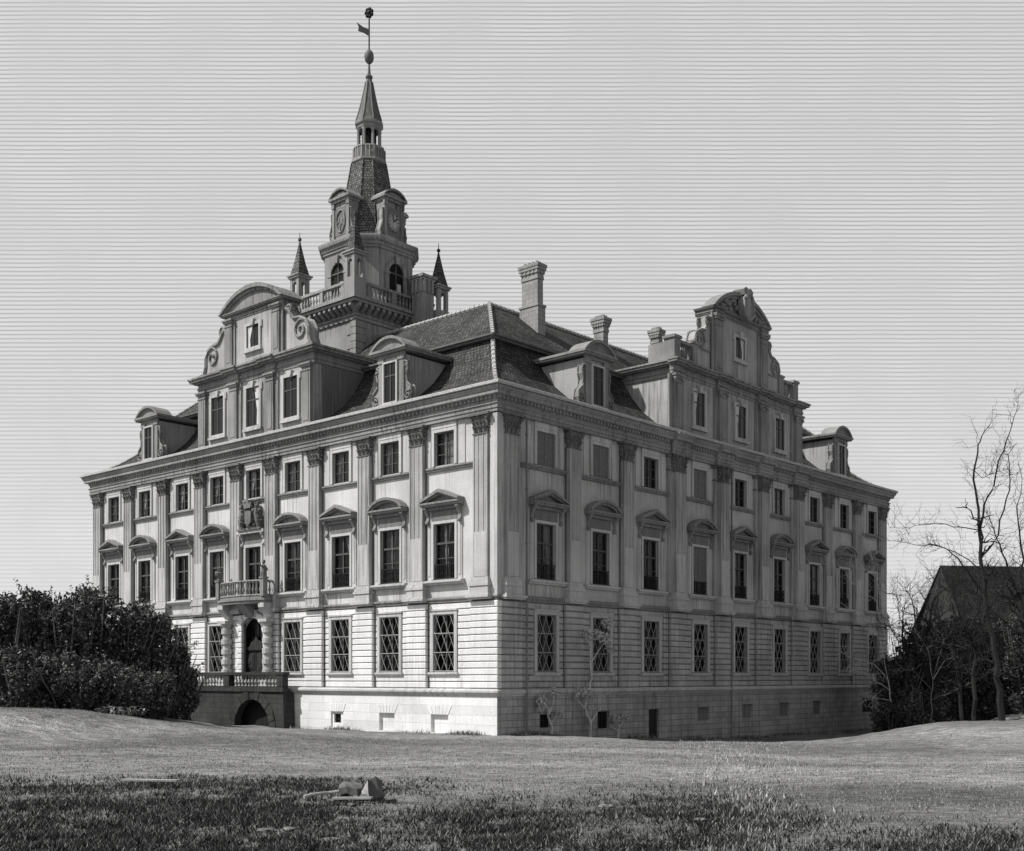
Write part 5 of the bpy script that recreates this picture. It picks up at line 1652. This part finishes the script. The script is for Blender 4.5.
stick('board', 'narrow board lying in front of the timber blocks', 'board', 333, 803, 372, 803, .08, True)
GR_ = 'flat stones in the foreground grass'
for lab, px, py, s in (('flat stone just below the timber heap', 351, 806, .12), ('flat stone in the near grass below the pole', 268, 832, .2), ('smaller flat stone right of the one below the pole', 288, 831, .15),
                       ('dark stone alone far right of the timber heap', 606, 808, .2), ('low stone left of the pale herbs', 700, 822, .2), ('stone at the bottom edge below the timber heap', 330, 842, .2)):
    x, y, z = gpt(px, py)
    mb = MB(); mb.ball((0, 0, .03), s, s*.7, s*.3, 9, 6, .3)
    o = mb.build('stone', 'rock', None, (x, y, z), random.uniform(0, 3)); tag(o, lab, 'stone', GR_)

# ================================================================== LIGHT, SKY, CAMERA
SUN_EL = R(50); 
# sun stands in front of the left front, on its far side
az = R(180-33)            # direction towards the sun, ccw from +X
sd = (math.cos(az)*math.cos(SUN_EL), math.sin(az)*math.cos(SUN_EL), math.sin(SUN_EL))
sl = bpy.data.lights.new('sun', 'SUN'); sl.energy = 4.8; sl.angle = R(.53); sl.color = (1, .985, .96)
so = bpy.data.objects.new('sun', sl); COL.objects.link(so)
from mathutils import Vector
so.rotation_euler = Vector(sd).to_track_quat('Z', 'Y').to_euler(); so.location = (-40, 40, 60)

wd = bpy.data.worlds.new('World'); scene.world = wd; wd.use_nodes = True
nt = wd.node_tree; nt.nodes.clear()
out = nt.nodes.new('ShaderNodeOutputWorld'); bg = nt.nodes.new('ShaderNodeBackground')
sky = nt.nodes.new('ShaderNodeTexSky'); sky.sky_type = 'NISHITA'; sky.sun_disc = False
sky.sun_elevation = SUN_EL; sky.sun_rotation = math.atan2(sd[0], sd[1])
bw = nt.nodes.new('ShaderNodeRGBToBW'); nt.links.new(sky.outputs[0], bw.inputs[0])
tc = nt.nodes.new('ShaderNodeTexCoord'); sp = nt.nodes.new('ShaderNodeSeparateXYZ')
nt.links.new(tc.outputs['Generated'], sp.inputs[0])
# glow added to the sky in the viewing direction, towards +X+Y
dt = nt.nodes.new('ShaderNodeVectorMath'); dt.operation = 'DOT_PRODUCT'
nt.links.new(tc.outputs['Generated'], dt.inputs[0]); dt.inputs[1].default_value = (fx_, fy_, 0)
view_glow = ramp(nt, dt.outputs['Value'], [(.25, 0.0), (.8, 1.0)])
grad = ramp(nt, sp.outputs['Z'], [(.0, .86), (.12, .90), (.3, 1.0), (.6, 1.08)])
glow_term = mul(nt, mul(nt, view_glow, grad), 5.0)
base = mul(nt, mul(nt, bw.outputs[0], 1.5), mul(nt, mul(nt, view_glow, -.58), 1.0, 'ADD'))
tot = mul(nt, base, glow_term, 'ADD')
# fine level hatch lines added across the sky, like engraved strokes
el = mul(nt, sp.outputs['Z'], dt.outputs['Value'], 'DIVIDE')
cx_ = nt.nodes.new('ShaderNodeCombineXYZ')
lat = nt.nodes.new('ShaderNodeVectorMath'); lat.operation = 'DOT_PRODUCT'
nt.links.new(tc.outputs['Generated'], lat.inputs[0]); lat.inputs[1].default_value = (rx_, ry_, 0)
nt.links.new(mul(nt, mul(nt, lat.outputs['Value'], dt.outputs['Value'], 'DIVIDE'), 5.0), cx_.inputs[0])
nt.links.new(mul(nt, el, 230.0), cx_.inputs[1])
cw = nt.nodes.new('ShaderNodeCombineXYZ')
nt.links.new(mul(nt, mul(nt, lat.outputs['Value'], dt.outputs['Value'], 'DIVIDE'), 14.0), cw.inputs[0])
nt.links.new(mul(nt, el, 14.0), cw.inputs[1])
wob = noise(nt, cw.outputs[0], 5, .6)
ph = mul(nt, mul(nt, el, 1165/4.2), mul(nt, wob, .4), 'ADD')
sn = mul(nt, mul(nt, ph, 2*PI), 0.0, 'SINE')
ln = ramp(nt, mul(nt, mul(nt, sn, .5), .5, 'ADD'), [(.0, .58), (.30, .88), (.6, 1.05), (1.0, 1.07)])
amp = mul(nt, ramp(nt, el, [(.12, .45), (.30, 1.0)]), ramp(nt, wob, [(.3, .35), (.7, .95)]))
ln = mul(nt, mul(nt, mul(nt, ln, -1.0, 'ADD'), amp), 1.0, 'ADD')
lf = ramp(nt, wob, [(.35, .96), (.65, 1.04)])
st = mul(nt, ln, lf)
tot = mul(nt, tot, st)
comb = nt.nodes.new('ShaderNodeCombineColor')
for i in range(3): nt.links.new(tot, comb.inputs[i])
nt.links.new(comb.outputs[0], bg.inputs['Color']); bg.inputs['Strength'].default_value = .10
nt.links.new(bg.outputs[0], out.inputs['Surface'])

cd = bpy.data.cameras.new('camera'); co = bpy.data.objects.new('camera', cd); COL.objects.link(co)
cd.sensor_fit = 'HORIZONTAL'; cd.sensor_width = 36; cd.lens = 36*F/1024
cd.shift_y = (HY-425.5)/1024; cd.shift_x = 0
cd.clip_start = .1; cd.clip_end = 5000
co.location = CAM; co.rotation_euler = (PI/2, 0, AZ-PI/2)
scene.camera = co
scene.view_settings.view_transform = 'Standard'; scene.view_settings.look = 'None'
scene.view_settings.exposure = 0; scene.view_settings.gamma = 1
scene.render.resolution_x = 1024; scene.render.resolution_y = 851
